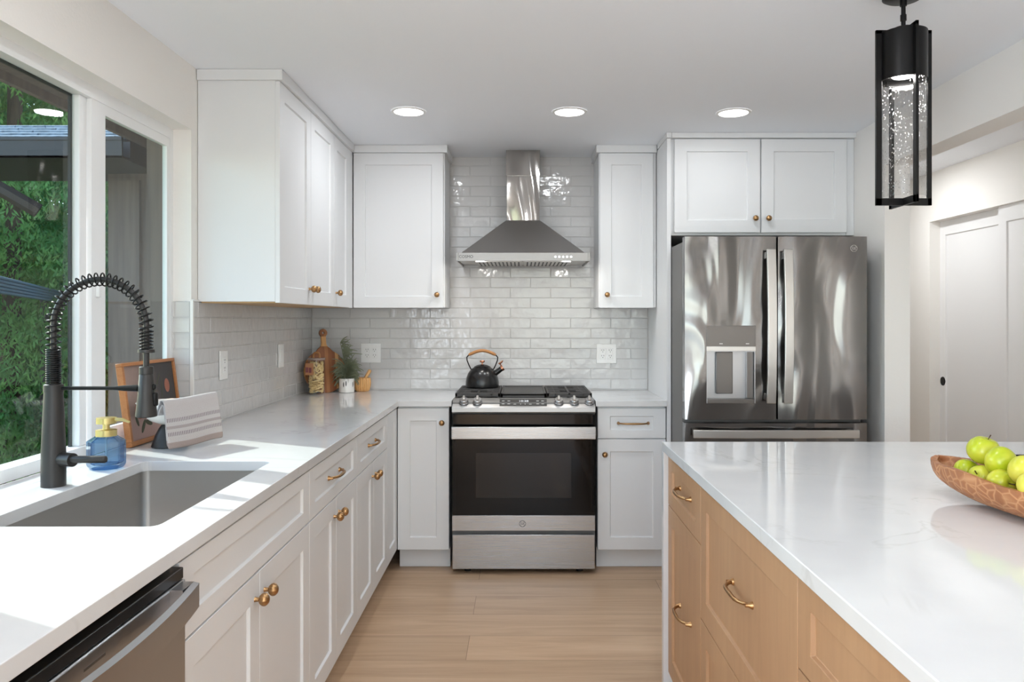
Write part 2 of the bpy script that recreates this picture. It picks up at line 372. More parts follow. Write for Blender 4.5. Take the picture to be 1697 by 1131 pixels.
# ------------------------------------------------------------------ mesh builder
class MB:
    def __init__(s): s.v = []; s.f = []; s.mi = []; s.uv = {}
    def add(s, vs, fs, mi=0, mat=None):
        n = len(s.v)
        for p in vs:
            p = Vector(p)
            s.v.append(mat @ p if mat else p)
        for f in fs: s.f.append(tuple(n+i for i in f)); s.mi.append(mi)
        return n
    def box(s, x0, x1, y0, y1, z0, z1, mi=0, mat=None):
        vs = [(x, y, z) for z in (z0, z1) for y in (y0, y1) for x in (x0, x1)]
        s.add(vs, [(0, 2, 3, 1), (4, 5, 7, 6), (0, 1, 5, 4), (2, 6, 7, 3), (0, 4, 6, 2), (1, 3, 7, 5)], mi, mat); return s
    def lathe(s, prof, n=24, mi=0, mat=None, lobes=0, depth=0.0, caps=True):
        vs = []; fs = []
        for (r, z) in prof:
            for k in range(n):
                a = 2*PI*k/n; rr = r*(1-depth*(0.5-0.5*math.cos(lobes*a))) if lobes else r
                vs.append((rr*math.cos(a), rr*math.sin(a), z))
        for i in range(len(prof)-1):
            for k in range(n):
                a = i*n+k; b = i*n+(k+1) % n
                fs.append((a, b, b+n, a+n))
        if caps:
            if prof[0][0] > 1e-6: fs.append(tuple(range(n-1, -1, -1)))
            if prof[-1][0] > 1e-6: fs.append(tuple((len(prof)-1)*n+k for k in range(n)))
        s.add(vs, fs, mi, mat); return s
    def cyl(s, p0, p1, r, n=16, mi=0, r2=None):
        p0 = Vector(p0); p1 = Vector(p1); d = p1-p0
        m = Matrix.Translation(p0) @ d.to_track_quat('Z', 'Y').to_matrix().to_4x4()
        return s.lathe([(r, 0), (r if r2 is None else r2, d.length)], n, mi, m)
    def tube(s, pts, r, n=8, mi=0, mat=None, closed=False, flat=None):
        pts = [Vector(p) for p in pts]; N = len(pts)
        rs = r if isinstance(r, (list, tuple)) else [r]*N
        vs = []; fs = []; up = None
        for i, p in enumerate(pts):
            if closed: t = pts[(i+1) % N]-pts[i-1]
            else: t = pts[min(i+1, N-1)]-pts[max(i-1, 0)]
            t.normalize()
            if up is None:
                up = Vector((0, 0, 1)) if abs(t.z) < 0.9 else Vector((1, 0, 0))
            up = (up - t*up.dot(t)).normalized(); sd_ = t.cross(up)
            for k in range(n):
                a = 2*PI*k/n
                fx, fy = (flat if flat else (1, 1))
                vs.append(p + up*math.cos(a)*rs[i]*fx + sd_*math.sin(a)*rs[i]*fy)
        for i in range(N if closed else N-1):
            for k in range(n):
                a = i*n+k; b = i*n+(k+1) % n; c = ((i+1) % N)*n
                fs.append((a, b, c+(k+1) % n, c+k))
        if not closed:
            fs.append(tuple(range(n-1, -1, -1))); fs.append(tuple((N-1)*n+k for k in range(n)))
        s.add(vs, fs, mi, mat); return s
    def prism(s, poly, d0, d1, mi=0, mat=None):
        """poly in local xz, extruded along local y from d0 to d1"""
        n = len(poly)
        vs = [(x, d0, z) for x, z in poly]+[(x, d1, z) for x, z in poly]
        fs = [tuple(range(n)), tuple(range(2*n-1, n-1, -1))]+[(i, i+n, (i+1) % n+n, (i+1) % n) for i in range(n)]
        s.add(vs, fs, mi, mat); return s
    def build(s, name, mats, parent=None, bevel=0, seg=2, smooth=True, angle=35, loc=None, fix=True):
        me = bpy.data.meshes.new(name)
        off = Vector((0, 0, 0))
        if parent is not None and not parent.get('_local'):
            root = parent
            while root.parent: root = root.parent
            off = root.location.copy()
        if loc is not None: off = Vector(loc)
        me.from_pydata([tuple(v-off) for v in s.v], [], s.f)
        if not isinstance(mats, (list, tuple)): mats = [mats]
        for m in mats: me.materials.append(MATS[m] if isinstance(m, str) else m)
        me.polygons.foreach_set('material_index', s.mi)
        if fix:
            bm = bmesh.new(); bm.from_mesh(me); bmesh.ops.recalc_face_normals(bm, faces=bm.faces); bm.to_mesh(me); bm.free()
        if smooth:
            me.polygons.foreach_set('use_smooth', [True]*len(me.polygons)); me.set_sharp_from_angle(angle=R(angle))
        me.update()
        o = bpy.data.objects.new(name, me); COL.objects.link(o)
        if parent is not None: o.parent = parent
        elif loc is not None: o.location = loc
        if bevel:
            b = o.modifiers.new('bevel', 'BEVEL'); b.width = bevel; b.segments = seg; b.limit_method = 'ANGLE'; b.angle_limit = R(40)
            b.harden_normals = False
        return o

def tag(o, label, cat, group=None, kind=None):
    o['label'] = label; o['category'] = cat
    if group: o['group'] = group
    if kind: o['kind'] = kind
    return o
def thing(name, label, cat, loc=(0, 0, 0), group=None, local=False, rotz=0):
    o = bpy.data.objects.new(name, None); COL.objects.link(o); o.location = loc; o.rotation_euler = (0, 0, rotz)
    o.empty_display_size = 0.05
    if local or rotz: LOCAL.add(o.name)
    return tag(o, label, cat, group)
LOCAL = set()
_build = MB.build
def build2(s, name, mats, parent=None, **kw):
    if parent is not None:
        root = parent
        while root.parent: root = root.parent
        if root.name in LOCAL: kw['loc'] = kw.get('loc', (0, 0, 0))
    return _build(s, name, mats, parent, **kw)
MB.build = build2
def struct(o, lab=None):
    o['kind'] = 'structure'
    if lab: o['label'] = lab
    return o
def copy_tree(o, parent=None):
    c = o.copy(); COL.objects.link(c)
    if parent: c.parent = parent
    if o.name in LOCAL: LOCAL.add(c.name)
    for ch in [x for x in KIDS(o)]: copy_tree(ch, c)
    return c
def KIDS(o): return [x for x in bpy.data.objects if x.parent == o]
def text_mesh(name, body, size, matrix, mat, parent, depth=0.0004, align='CENTER'):
    cu = bpy.data.curves.new(name, 'FONT'); cu.body = body; cu.size = size; cu.extrude = depth
    cu.align_x = align; cu.align_y = 'CENTER'
    to = bpy.data.objects.new('tmp', cu); me = bpy.data.meshes.new_from_object(to)
    bpy.data.objects.remove(to)
    root = parent
    while root.parent: root = root.parent
    off = Vector((0, 0, 0)) if root.name in LOCAL else root.location
    me.transform(Matrix.Translation(-Vector(off)) @ matrix)
    me.materials.clear(); me.materials.append(MATS[mat])
    o = bpy.data.objects.new(name, me); COL.objects.link(o); o.parent = parent; return o
def face_mat(origin, u, n):
    """local x -> u, local y -> n (outward), local z -> up"""
    u = Vector(u); n = Vector(n); z = Vector((0, 0, 1))
    m = Matrix((u, n, z)).transposed().to_4x4(); m.translation = Vector(origin); return m

# ------------------------------------------------------------------ setting
XL, XR, YB, ZC = -1.295, 1.786, 4.787, 2.347
YR = -4.0; XH = 2.79; YH = 7.0
WY0, WY1, WZ0, WZ1 = 1.42, 3.054, 0.883, 2.094
CT = 0.914
f = MB().box(XL-0.15, XH+0.3, YR-0.15, YH+0.1, -0.1, 0).build('floor', 'oak_planks', smooth=False); struct(f, 'light oak plank floor')
c = MB().box(XL-0.15, XH+0.3, YR-0.15, YH+0.1, ZC, ZC+0.12).build('ceiling', 'ceiling_paint', smooth=False); struct(c, 'flat white ceiling')
w = MB(); x0, x1 = XL-0.15, XL
w.box(x0, x1, WY1, YB+0.12, 0, ZC); w.box(x0, x1, WY0, WY1, 0, WZ0); w.box(x0, x1, WY0, WY1, WZ1, ZC)
w.box(x0, x1, -0.9, WY0, 0, ZC); w.box(x0, x1, -2.9, -0.9, 2.25, ZC); w.box(x0, x1, -2.9, -0.9, 0, 0.25); w.box(x0, x1, YR, -2.9, 0, ZC)
wl = struct(w.build('wall_left', 'wall_paint', smooth=False), 'warm off-white wall with the window over the sink')
wb = struct(MB().box(XL, 1.90, YB, YB+0.12, 0, ZC).build('wall_back', 'hall_paint', smooth=False), 'wall behind the range')
wr = MB(); wr.box(XR, 1.911, 3.827, YB, 0, ZC); wr.box(XR, 1.911, YR, 3.827, 2.107, ZC)
struct(wr.build('wall_right', 'wall_paint', smooth=False), 'short wall beside the refrigerator with the header beam over the hall opening')
wh = MB(); wh.box(XH, XH+0.2, 5.32, YH, 0, ZC); wh.box(XH, XH+0.2, 3.3, 5.32, 2.015, ZC); wh.box(XH, XH+0.2, YR, 3.3, 0, ZC)
struct(wh.build('wall_hall', 'hall_paint', smooth=False), 'hall wall with the sliding closet doors')
struct(MB().box(XH+0.2, XH+0.24, 3.2, 5.4, 0, ZC).build('wall_closet', 'hall_paint', smooth=False), 'wall behind the closet doors')
we = MB(); we.box(1.90, XH+0.2, YH, YH+0.1, 0, ZC)
struct(we.build('wall_far', 'hall_paint', smooth=False), 'end wall of the hall')
struct(MB().box(1.78, 1.90, YB+0.12, YH, 0, ZC).build('wall_inner', 'hall_paint', smooth=False), 'hall side wall behind the kitchen')
wq = MB(); wq.box(XL, -0.45, YR-0.15, YR, 0, ZC); wq.box(1.75, XH, YR-0.15, YR, 0, ZC); wq.box(-0.45, 1.75, YR-0.15, YR, 2.25, ZC); wq.box(-0.45, 1.75, YR-0.15, YR, 0, 0.25)
struct(wq.build('wall_rear', 'wall_paint', smooth=False), 'wall with windows behind the viewpoint')
# rear glazing frames
for nm, bx in (('window_2', [(-0.45, 1.75, 0.25, 0.32), (-0.45, 1.75, 2.18, 2.25), (-0.45, -0.38, 0.32, 2.18), (1.68, 1.75, 0.32, 2.18), (0.62, 0.68, 0.32, 2.18)]),):
    q = MB()
    for a, b, z0, z1 in bx: q.box(a, b, YR-0.1, YR-0.03, z0, z1)
    struct(q.build(nm, 'white_vinyl', smooth=False))
q = MB()
for a, b, z0, z1 in [(-2.9, -0.9, 0.25, 0.32), (-2.9, -0.9, 2.18, 2.25), (-2.9, -2.83, 0.25, 2.25), (-0.97, -0.9, 0.25, 2.25), (-1.93, -1.87, 0.25, 2.25)]:
    q.box(XL-0.03, XL+0.0, a, b, z0, z1)
struct(q.build('window_3', 'white_vinyl', smooth=False))

# closet doors (hall)
def closet_door(name, x, y0, y1, pull):
    th = 0.035; z0, z1 = 0.01, 2.03
    q = MB(); m = face_mat((x+th, y1, z0), (0, -1, 0), (-1, 0, 0))
    shaker(q, m, y1-y0, z1-z0, th, 0.075, 0.11, 0.010)
    d = struct(q.build(name, 'door_paint', bevel=0.0015))
    if pull:
        k = MB(); mm = Matrix.Translation((x+0.001, y1-0.045, 0.93)) @ Matrix.Rotation(-PI/2, 4, 'Y')
        k.lathe([(0.021, 0), (0.027, 0.004), (0.03, 0.003), (0.031, 0)], 24, 0, mm)
        k.lathe([(0.0, 0.001), (0.0275, 0.001), (0.0275, 0.0016), (0, 0.0016)], 24, 0, mm)
        k.build('finger_pull', 'black_metal', d)
    return d
def shaker(q, m, w, h, t, stile, rail, depth, mi=0):
    """slab of w x h x t with a recessed centre panel; local y from 0 (back) to t (front)"""
    i = 0.003
    o = [(0, 0), (w, 0), (w, h), (0, h)]
    a = [(stile, rail), (w-stile, rail), (w-stile, h-rail), (stile, h-rail)]
    b = [(stile+i, rail+i), (w-stile-i, rail+i), (w-stile-i, h-rail-i), (stile+i, h-rail-i)]
    vs = [(x, 0, z) for x, z in o]+[(x, t, z) for x, z in o]+[(x, t, z) for x, z in a]+[(x, t-depth, z) for x, z in b]
    fs = [(0, 1, 2, 3)]
    for k in range(4):
        n = (k+1) % 4
        fs += [(k, n, 4+n, 4+k), (4+k, 4+n, 8+n, 8+k), (8+k, 8+n, 12+n, 12+k)]
    fs.append((12, 13, 14, 15))
    q.add(vs, fs, mi, m)
closet_door('door_1', 2.862, 4.45, 5.33, True)
closet_door('door_2', 2.818, 3.30, 4.60, False)

# wall tile built tile by tile
random.seed(4)
def tiles(name, parent, org, u, n, U0, U1, V0, V1, ph, tw=0.2465, thh=0.0623, zb=0.9207, holes=()):
    q = MB(); m = face_mat(org, u, n)
    q.box(U0, U1, 0, 0.0052, V0, V1, 1, m)
    r0 = int(math.floor((V0-zb)/thh))
    r = r0
    while zb+r*thh < V1:
        za = max(zb+r*thh, V0)+0.0009; zc = min(zb+(r+1)*thh, V1)-0.0009
        if zc-za > 0.004:
            off = ph+(tw/2 if r % 2 else 0)
            k = int(math.floor((U0-off)/tw))
            while off+k*tw < U1:
                a = max(off+k*tw, U0)+0.0009; b = min(off+(k+1)*tw, U1)-0.0009
                if b-a > 0.004:
                    t1, t2 = random.uniform(-.0006, .0006), random.uniform(-.0004, .0004)
                    y = 0.0072
                    e = 0.0022
                    vs = [(a, 0.003, za), (b, 0.003, za), (b, 0.003, zc), (a, 0.003, zc),
                          (a+e, y-t1-t2, za+e), (b-e, y+t1-t2, za+e), (b-e, y+t1+t2, zc-e), (a+e, y-t1+t2, zc-e)]
                    q.add(vs, [(4, 5, 6, 7), (0, 1, 5, 4), (1, 2, 6, 5), (2, 3, 7, 6), (3, 0, 4, 7)], 0, m)
                k += 1
        r += 1
    return q.build(name, ['glazed_tile', 'grout'], parent, smooth=False)
tiles('backsplash_tile', wb, (0, YB, 0), (1, 0, 0), (0, -1, 0), -1.287, 0.777, CT, 1.4814, 0.056)
tiles('backsplash_tile', wb, (0, YB, 0), (1, 0, 0), (0, -1, 0), -0.46, 0.47, 1.4814, ZC, 0.056)
tiles('backsplash_tile', wl, (XL, 0, 0), (0, 1, 0), (1, 0, 0), 3.062, YB, CT, 1.42, 0.02)
tiles('backsplash_tile', wl, (0, WY1, 0), (1, 0, 0), (0, -1, 0), -1.372, -1.297, CT, 1.42, 0.0)
MB().box(XL-0.001, XL+0.010, WY1-0.008, WY1+0.004, CT, 1.424).box(XL-0.001, XL+0.010, WY1, 3.13, 1.42, 1.427).build('tile_edge_trim', 'white_ceramic', wl)

# window over the sink
win = bpy.data.objects.new('window_1', None); COL.objects.link(win); struct(win, 'white vinyl slider window over the sink')
fx0, fx1 = XL-0.13, XL-0.071
q = MB(); zb, zt = CT+0.002, WZ1
q.box(fx0, fx1, WY0, WY1, zb, zb+0.035); q.box(fx0, fx1, WY0, WY1, zt-0.04, zt)
q.box(fx0, fx1, WY1-0.024, WY1, zb+0.035, zt-0.04); q.box(fx0, fx1, WY0, WY0+0.03, zb+0.035, zt-0.04)
q.build('window_frame', 'white_vinyl', win)
q = MB()    # fixed pane's stile and the sliding sash
q.box(fx0+0.01, fx1-0.016, 2.435, 2.475, zb+0.035, zt-0.04)
q.build('meeting_stile', 'white_vinyl', win, bevel=0.003)
q = MB(); sx0, sx1 = fx1-0.02, fx1-0.002
sx1 = fx1-0.002
q.box(sx0, sx1, 2.478, 2.560, zb+0.0355, zt-0.0405); q.box(sx0, sx1, 3.006, 3.0295, zb+0.0355, zt-0.0405)
q.box(sx0, sx1, 2.560, 3.006, zb+0.0355, zb+0.075); q.box(sx0, sx1, 2.560, 3.006, zt-0.075, zt-0.0405)
sash = q.build('sliding_sash', 'white_vinyl', win)
MB().box(sx1, sx1+0.012, 2.50, 2.515, 1.42, 1.47).build('sash_latch', 'white_vinyl', sash, bevel=0.003)
MB().box(fx0+0.02, fx0+0.026, WY0+0.02, 2.44, zb+0.02, zt-0.03).build('window_pane', 'window_glass', win, smooth=False)
MB().box(fx1-0.014, fx1-0.008, 2.555, 3.015, zb+0.05, zt-0.05).build('window_pane', 'window_glass', win, smooth=False)
q = MB(); q.box(fx0-0.03, fx1-0.023, 3.023, 3.0295, zb+0.036, zt-0.041); q.box(fx0-0.03, fx0-0.001, 3.0295, WY1-0.001, zb, zt-0.001); q.build('outer_jamb', 'brown_siding', win, smooth=False)
q = MB(); q.box(fx0+0.012, fx0+0.02, 2.425, 2.437, zb+0.03, zt-0.035); q.box(fx0+0.012, fx0+0.02, WY0, 2.437, zt-0.047, zt-0.038)
q.build('glazing_gasket', 'dark_gap', win)

MB().box(XL-0.0705, XL+0.0008, WY0+0.001, WY1-0.0085, CT-0.03, CT).build('window_sill', 'quartz', win, smooth=False)
# ------------------------------------------------------------------ exterior
struct(MB().box(-40, XL-0.16, -25, 45, -0.5, -0.35).build('ground', 'forest_floor', smooth=False), 'forest floor outside')
# own eave
q = MB(); q.box(-1.93, XL-0.15, -3, YB, 2.275, 2.30); q.box(-1.95, -1.925, -3, YB, 2.24, 2.42)
q.add([(-1.95, -3, 2.40), (XL-0.15, -3, 2.62), (XL-0.15, YB, 2.62), (-1.95, YB, 2.40), (-1.95, -3, 2.43), (XL-0.15, -3, 2.66), (XL-0.15, YB, 2.66), (-1.95, YB, 2.43)],
      [(0, 1, 2, 3), (4, 5, 6, 7), (0, 1, 5, 4), (1, 2, 6, 5), (2, 3, 7, 6), (3, 0, 4, 7)])
tag(q.build('house_eave', 'brown_siding', smooth=False), 'dark brown roof eave running above the window outside', 'eave')
# wing
wing = thing('house_wing', 'brown timber house wing with dark shingled roof beyond the window', 'building', (-2.0, 4.5, -0.35))
MB().box(-2.24, XL-0.16, 4.22, 7.2, -0.35, 2.27).build('wing_wall', 'brown_siding', wing, smooth=False)
q = MB()
q.box(-2.2, -2.06, 4.195, 4.22, -0.35, 2.1); q.box(-1.62, -1.56, 4.195, 4.22, -0.35, 2.1)
q.build('wall_board', 'brown_siding', wing, smooth=False)
q = MB()
q.add([(-6, 3.9, 2.14), (-1.96, 3.9, 2.14), (-1.96, 4.45, 2.14), (-6, 4.45, 2.14), (-6, 3.9, 2.24), (-1.96, 3.9, 2.24), (-1.96, 4.45, 2.44), (-6, 4.45, 2.44)],
      [(0, 1, 2, 3), (4, 5, 6, 7), (0, 1, 5, 4), (1, 2, 6, 5), (2, 3, 7, 6), (3, 0, 4, 7)])
roof = q.build('roof', 'gutter_metal', wing, smooth=False)
q = MB(); random.seed(2)
for r_ in range(5):
    xx = -6.0+random.uniform(0, 0.15)
    while xx < -1.96:
        ww = random.uniform(0.16, 0.3); y0 = 3.885+r_*0.115; z0 = 2.245+(y0-3.9)*0.36+0.012
        ww = min(ww, -1.955-xx)
        if ww < 0.03: break
        y1 = y0+0.14; z1 = z0+0.045
        q.add([(xx, y0, z0), (xx+ww-0.008, y0, z0), (xx+ww-0.008, y1, z1), (xx, y1, z1), (xx, y0, z0+0.014), (xx+ww-0.008, y0, z0+0.014), (xx+ww-0.008, y1, z1+0.006), (xx, y1, z1+0.006)],
              [(0, 1, 2, 3), (4, 5, 6, 7), (0, 1, 5, 4), (1, 2, 6, 5), (2, 3, 7, 6), (3, 0, 4, 7)])
        xx += ww
q.build('shingles', 'roof_shingle', roof, smooth=False)
q = MB(); q.box(-6, -1.95, 3.80, 3.81, 2.14, 2.235); q.box(-6, -1.95, 3.80, 3.90, 2.14, 2.15); q.box(-6, -1.95, 3.795, 3.815, 2.225, 2.24)
q.build('gutter', 'gutter_metal', wing, smooth=False)
q = MB(); q.tube([(-2.62, 3.85, 2.14), (-2.62, 3.85, 2.02), (-2.45, 3.95, 1.9)], 0.04, 8, flat=(1, .8))
q.build('downspout', 'gutter_metal', wing)
# solid bars and added posts built in place of a window pane reflection
rail = thing('reflection_rail', 'long blue-grey bars on posts, standing in for a pane reflection', 'reflection', (-3.2, 4.8, -0.35))
dv = Vector((-0.448, 1, 0)).normalized(); P0 = Vector((-3.2, 4.8, 0))
q = MB(); pn = Vector((dv.y, -dv.x, 0))
for k in range(5):
    a = P0 - dv*0.25; b = P0+dv*4.6; z = 1.515+k*0.022
    q.tube([a+Vector((0, 0, z)), b+Vector((0, 0, z))], 0.012, 6)
q.build('reflection_bars', 'reflection_blue', rail)
for tt in (-0.15, 2.2, 4.5):
    p = P0+dv*tt+Vector((0, 0, 0)) - pn*0.06; MB().cyl((p.x, p.y, -0.35), (p.x, p.y, 1.6), 0.035, 10).build('added_post', 'gutter_metal', rail)

def cedar(loc, h, rad, seed, mat, label, n_br=46):
    rnd = random.Random(seed)
    root = thing('cedar_tree', label, 'tree', loc, 'cedar trees outside the window', local=True)
    q = MB(); q.tube([(0, 0, 0), (0.05, 0.02, h*0.5), (0, 0, h*0.97)], [0.09, 0.06, 0.02], 8); q.build('trunk', 'trunk_bark', root)
    q = MB()
    vs = []; fs = []
    lev = 0.5
    while lev < h:
        fr = 1-(lev/h); L = rad*(0.25+0.85*fr)
        for k in range(5):
            a = rnd.uniform(0, 2*PI); d = Vector((math.cos(a), math.sin(a), 0)); sd_ = Vector((-d.y, d.x, 0))
            n = int(7+9*fr)
            for i in range(n):
                u = (i+1)/n; p = d*(L*u)+Vector((0, 0, lev-0.35*L*u*u+0.12*math.sin(u*3)))
                for s_ in (-1, 1):
                    bl = (0.42-0.2*u)*rnd.uniform(0.7, 1.25); tip = p+sd_*s_*bl*0.75+d*bl*0.45+Vector((0, 0, -bl*rnd.uniform(0.3, 0.75)))
                    for j in range(22):
                        w_ = (j+0.5)/22; c0 = p.lerp(tip, w_)+Vector((rnd.uniform(-.04, .04), rnd.uniform(-.04, .04), rnd.uniform(-.04, .04)))
                        ll = 0.062*rnd.uniform(0.7, 1.3); dr = Vector((rnd.uniform(-.8, .8), rnd.uniform(-.8, .8), -rnd.uniform(0.2, 1.2))).normalized()
                        wd = dr.cross(Vector((rnd.uniform(-1, 1), rnd.uniform(-1, 1), rnd.uniform(-1, 1)))).normalized()*0.0095
                        b_ = len(vs)
                        vs += [c0, c0+dr*ll*0.4+wd, c0+dr*ll, c0+dr*ll*0.5-wd]
                        fs.append((b_, b_+1, b_+2, b_+3))
        lev += 0.15
    q.v = vs; q.f = fs; q.mi = [0]*len(fs)
    q.build('foliage', mat, root, smooth=False, fix=False)
    return root
TREES = [((-4.55, 6.9, -0.35), 7.2, 1.5, 'cedar_green', 'nearest drooping cedar tree behind the reflection bars'),
    ((-3.35, 8.4, -0.35), 7.5, 1.6, 'cedar_dark', 'dark cedar tree seen just left of the brown house wing'),
    ((-6.2, 8.2, -0.35), 7.5, 1.7, 'cedar_dark', 'cedar tree at the left edge of the window view'),
    ((-5.1, 9.9, -0.35), 8.5, 1.9, 'cedar_green', 'tall cedar tree behind the nearest one'),
    ((-7.6, 11.2, -0.35), 9, 2.1, 'cedar_green', 'far cedar tree at left in the grove'),
    ((-6.6, 12.6, -0.35), 9.5, 2.2, 'cedar_dark', 'farthest tall cedar tree closing off the grove'),
    ((-3.6, 11.6, -0.35), 9, 2.0, 'cedar_green', 'cedar tree far behind the house wing')]
PROTO = {}
for i, (l_, h_, r_, m_, lb) in enumerate(TREES):
    if m_ not in PROTO: PROTO[m_] = (cedar(l_, h_, r_, 10+i, m_, lb), h_, r_); continue
    src, sh, sr = PROTO[m_]
    c_ = copy_tree(src); c_.location = l_; c_.scale = (r_/sr, r_/sr, h_/sh); c_.rotation_euler = (0, 0, 1.3*i+0.6)
    tag(c_, lb, 'tree', 'cedar trees outside the window')

# ------------------------------------------------------------------ cabinet kit
def knob(parent, pos, n, mat='brushed_brass'):
    q = MB(); m = Matrix.Translation(pos) @ Vector(n).to_track_quat('Z', 'Y').to_matrix().to_4x4()
    q.lathe([(0.0065, 0), (0.0055, 0.004), (0.005, 0.011)], 16, 0, m)
    pr = [(0.005, 0.011)]
    for k in range(1, 10):
        a = PI*k/10; pr.append((0.0158*math.sin(a)+0.0005, 0.0235-0.0135*math.cos(a)))
    pr.append((0.0005, 0.0372))
    q.lathe(pr, 40, 0, m, lobes=10, depth=0.13)
    return q.build('knob', mat, parent, angle=60)
def pull(parent, pos, u, n, L=0.16, mat='brushed_brass'):
    q = MB(); u = Vector(u); n = Vector(n); p = Vector(pos)
    pts = []; rs = []
    for k in range(17):
        a = k/16; x = (a-0.5)*L; y = 0.030*(1-abs(2*a-1)**4)+0.002
        pts.append(p+u*x+n*y); rs.append(0.0042+0.0016*(1-abs(2*a-1)))
    q.tube(pts, rs, 10)
    for s_ in (-1, 1):
        m = Matrix.Translation(p+u*s_*L/2) @ n.to_track_quat('Z', 'Y').to_matrix().to_4x4()
        q.lathe([(0.009, 0), (0.0085, 0.003), (0.005, 0.010), (0.0045, 0.018)], 14, 0, m)
    return q.build('pull_handle', mat, parent, angle=60)
GAP = 0.0016
def front(kind, cab, org, u, n, w, h, mat='cabinet_paint', stile=0.066, rail=0.066, t=0.019, depth=0.009):
    q = MB(); m = face_mat(Vector(org)+Vector(u)*GAP+Vector((0, 0, GAP)), u, n)
    shaker(q, m, w-2*GAP, h-2*GAP, t, stile, rail, depth)
    return q.build(kind, mat, cab, bevel=0.0012)

# ---- left base run: doors face +X, carcass front at x=-0.686
FX = -0.686; TF = 0.019
def base_left(label, y0, y1, layout, group='white base cabinets under the left worktop', sink=False):
    cab = thing('base_cabinet', label, 'cabinet', ((XL+FX)/2, (y0+y1)/2, 0), group)
    q = MB(); e = 0.0015
    if sink:
        q.box(XL+0.012, FX, y0+e, y0+0.018, 0.114, 0.884); q.box(XL+0.012, FX, y1-0.018, y1-e, 0.114, 0.884); q.box(XL+0.012, FX, y0+0.018, y1-0.018, 0.114, 0.13)
        q.box(FX-0.018, FX, y0+0.018, y1-0.018, 0.69, 0.884)
    else: q.box(XL+0.012, FX, y0+e, y1-e, 0.114, 0.884)
    q.box(XL+0.012, FX-0.06, y0+e, y1-e, 0.001, 0.114)
    q.build('carcass', 'cabinet_paint', cab, bevel=0.001)
    U, N = (0, 1, 0), (1, 0, 0)
    yc = (y0+y1)/2; xf = FX+TF
    if layout == 'drawer2':
        d = front('drawer', cab, (FX, y0, 0.711), U, N, y1-y0, 0.163, rail=0.042); pull(d, (xf-0.009, yc, 0.792), U, N)
    if layout == 'false2':
        front('false_front', cab, (FX, y0, 0.711), U, N, y1-y0, 0.163, rail=0.042)
    if layout in ('drawer2', 'false2'):
        for s_, a, b in ((-1, y0, yc), (1, yc, y1)):
            d = front('door', cab, (FX, a, 0.114), U, N, b-a, 0.595); knob(d, (xf, yc+s_*0.036, 0.647), N)
    if layout == 'panel':
        front('door', cab, (FX, y0, 0.114), U, N, y1-y0, 0.76)
    if layout == 'door1':
        d = front('door', cab, (FX, y0, 0.114), U, N, y1-y0, 0.76); knob(d, (xf, y1-0.036, 0.647), N)
    return cab
base_left('white base cabinet at the near end of the left worktop, before the dishwasher', 0.28, 0.90, 'drawer2')
base_left('white sink base cabinet with long false front and paired doors, beside the dishwasher', 1.518, 2.45, 'false2', sink=True)
base_left('white base cabinet with drawer and two doors, just beyond the sink cabinet', 2.45, 3.16, 'drawer2')
base_left('white base cabinet with drawer and two doors, nearest the back corner', 3.16, 3.87, 'drawer2')
base_left('narrow white blind cabinet panel in the back left corner', 3.87, 4.182, 'panel')
# ---- back base run: fronts face -Y, carcass front at y=4.184
FY = 4.184
def base_back(label, x0, x1, drawer, kx, kz, cx0=None):
    cab = thing('base_cabinet', label, 'cabinet', ((x0+x1)/2, (FY+YB)/2, 0), 'white base cabinets beside the range')
    e = 0.001
    q = MB(); q.box((cx0 or x0)+e, x1-e, FY, YB-0.012, 0.114, 0.884); q.box((cx0 or x0)+e, x1-e, FY+0.06, YB-0.012, 0.001, 0.114)
    q.build('carcass', 'cabinet_paint', cab, bevel=0.001)
    U, N = (-1, 0, 0), (0, -1, 0)
    if drawer:
        d = front('drawer', cab, (x1, FY, 0.711), U, N, x1-x0, 0.163, rail=0.042); pull(d, ((x0+x1)/2+0.01, FY-TF+0.009, 0.792), U, N)
        d = front('door', cab, (x1, FY, 0.114), U, N, x1-x0, 0.595)
    else: d = front('door', cab, (x1, FY, 0.114), U, N, x1-x0, 0.76)
    knob(d, (kx, FY-TF, kz), N)
base_back('white base cabinet with one tall door left of the range', -0.664, -0.386, False, -0.424, 0.797)
base_back('white base cabinet with drawer over door right of the range', 0.407, 0.774, True, 0.445, 0.628)

# ---- upper cabinets
ZU, ZD = 1.414, 2.304
def crown(q, x0, x1, y0, y1): q.box(x0, x1, y0, y1, ZD, ZC-0.001)
UX = -0.984
def upper_left(label, y0, y1, doors, kn, end):
    cab = thing('wall_cabinet', label, 'cabinet', ((XL+UX)/2, (y0+y1)/2, ZU), 'white wall cabinets along the left wall')
    q = MB(); yy1 = 4.44 if not end else YB-0.012
    q.box(XL+0.002, UX, y0+0.001, y1-0.001, ZU+0.006, ZD)
    q.box(XL+0.002, UX+0.032, y0-0.012 if y0 < 3.5 else y0, y1, ZD, ZC-0.001)
    if end: q.box(UX, UX+0.017, 4.362, 4.4585, ZU, ZD)
    q.build('carcass', 'cabinet_paint', cab, bevel=0.001)
    MB().box(XL+0.012, UX-0.004, y0+0.012, y1-0.004, ZU+0.001, ZU+0.007).build('underside', 'cabinet_underside', cab)
    for (a, b), k in zip(doors, kn):
        d = front('door', cab, (UX, a, ZU), (0, 1, 0), (1, 0, 0), b-a, ZD-ZU); knob(d, (UX+TF, k, 1.487), (1, 0, 0))
upper_left('white double-door wall cabinet nearest the window', 3.11, 4.01, [(3.11, 3.57), (3.57, 4.01)], [3.537, 3.606], False)
upper_left('white single-door wall cabinet on the left wall beside the corner', 4.01, 4.438, [(4.01, 4.36)], [4.05], True)
UY = 4.478
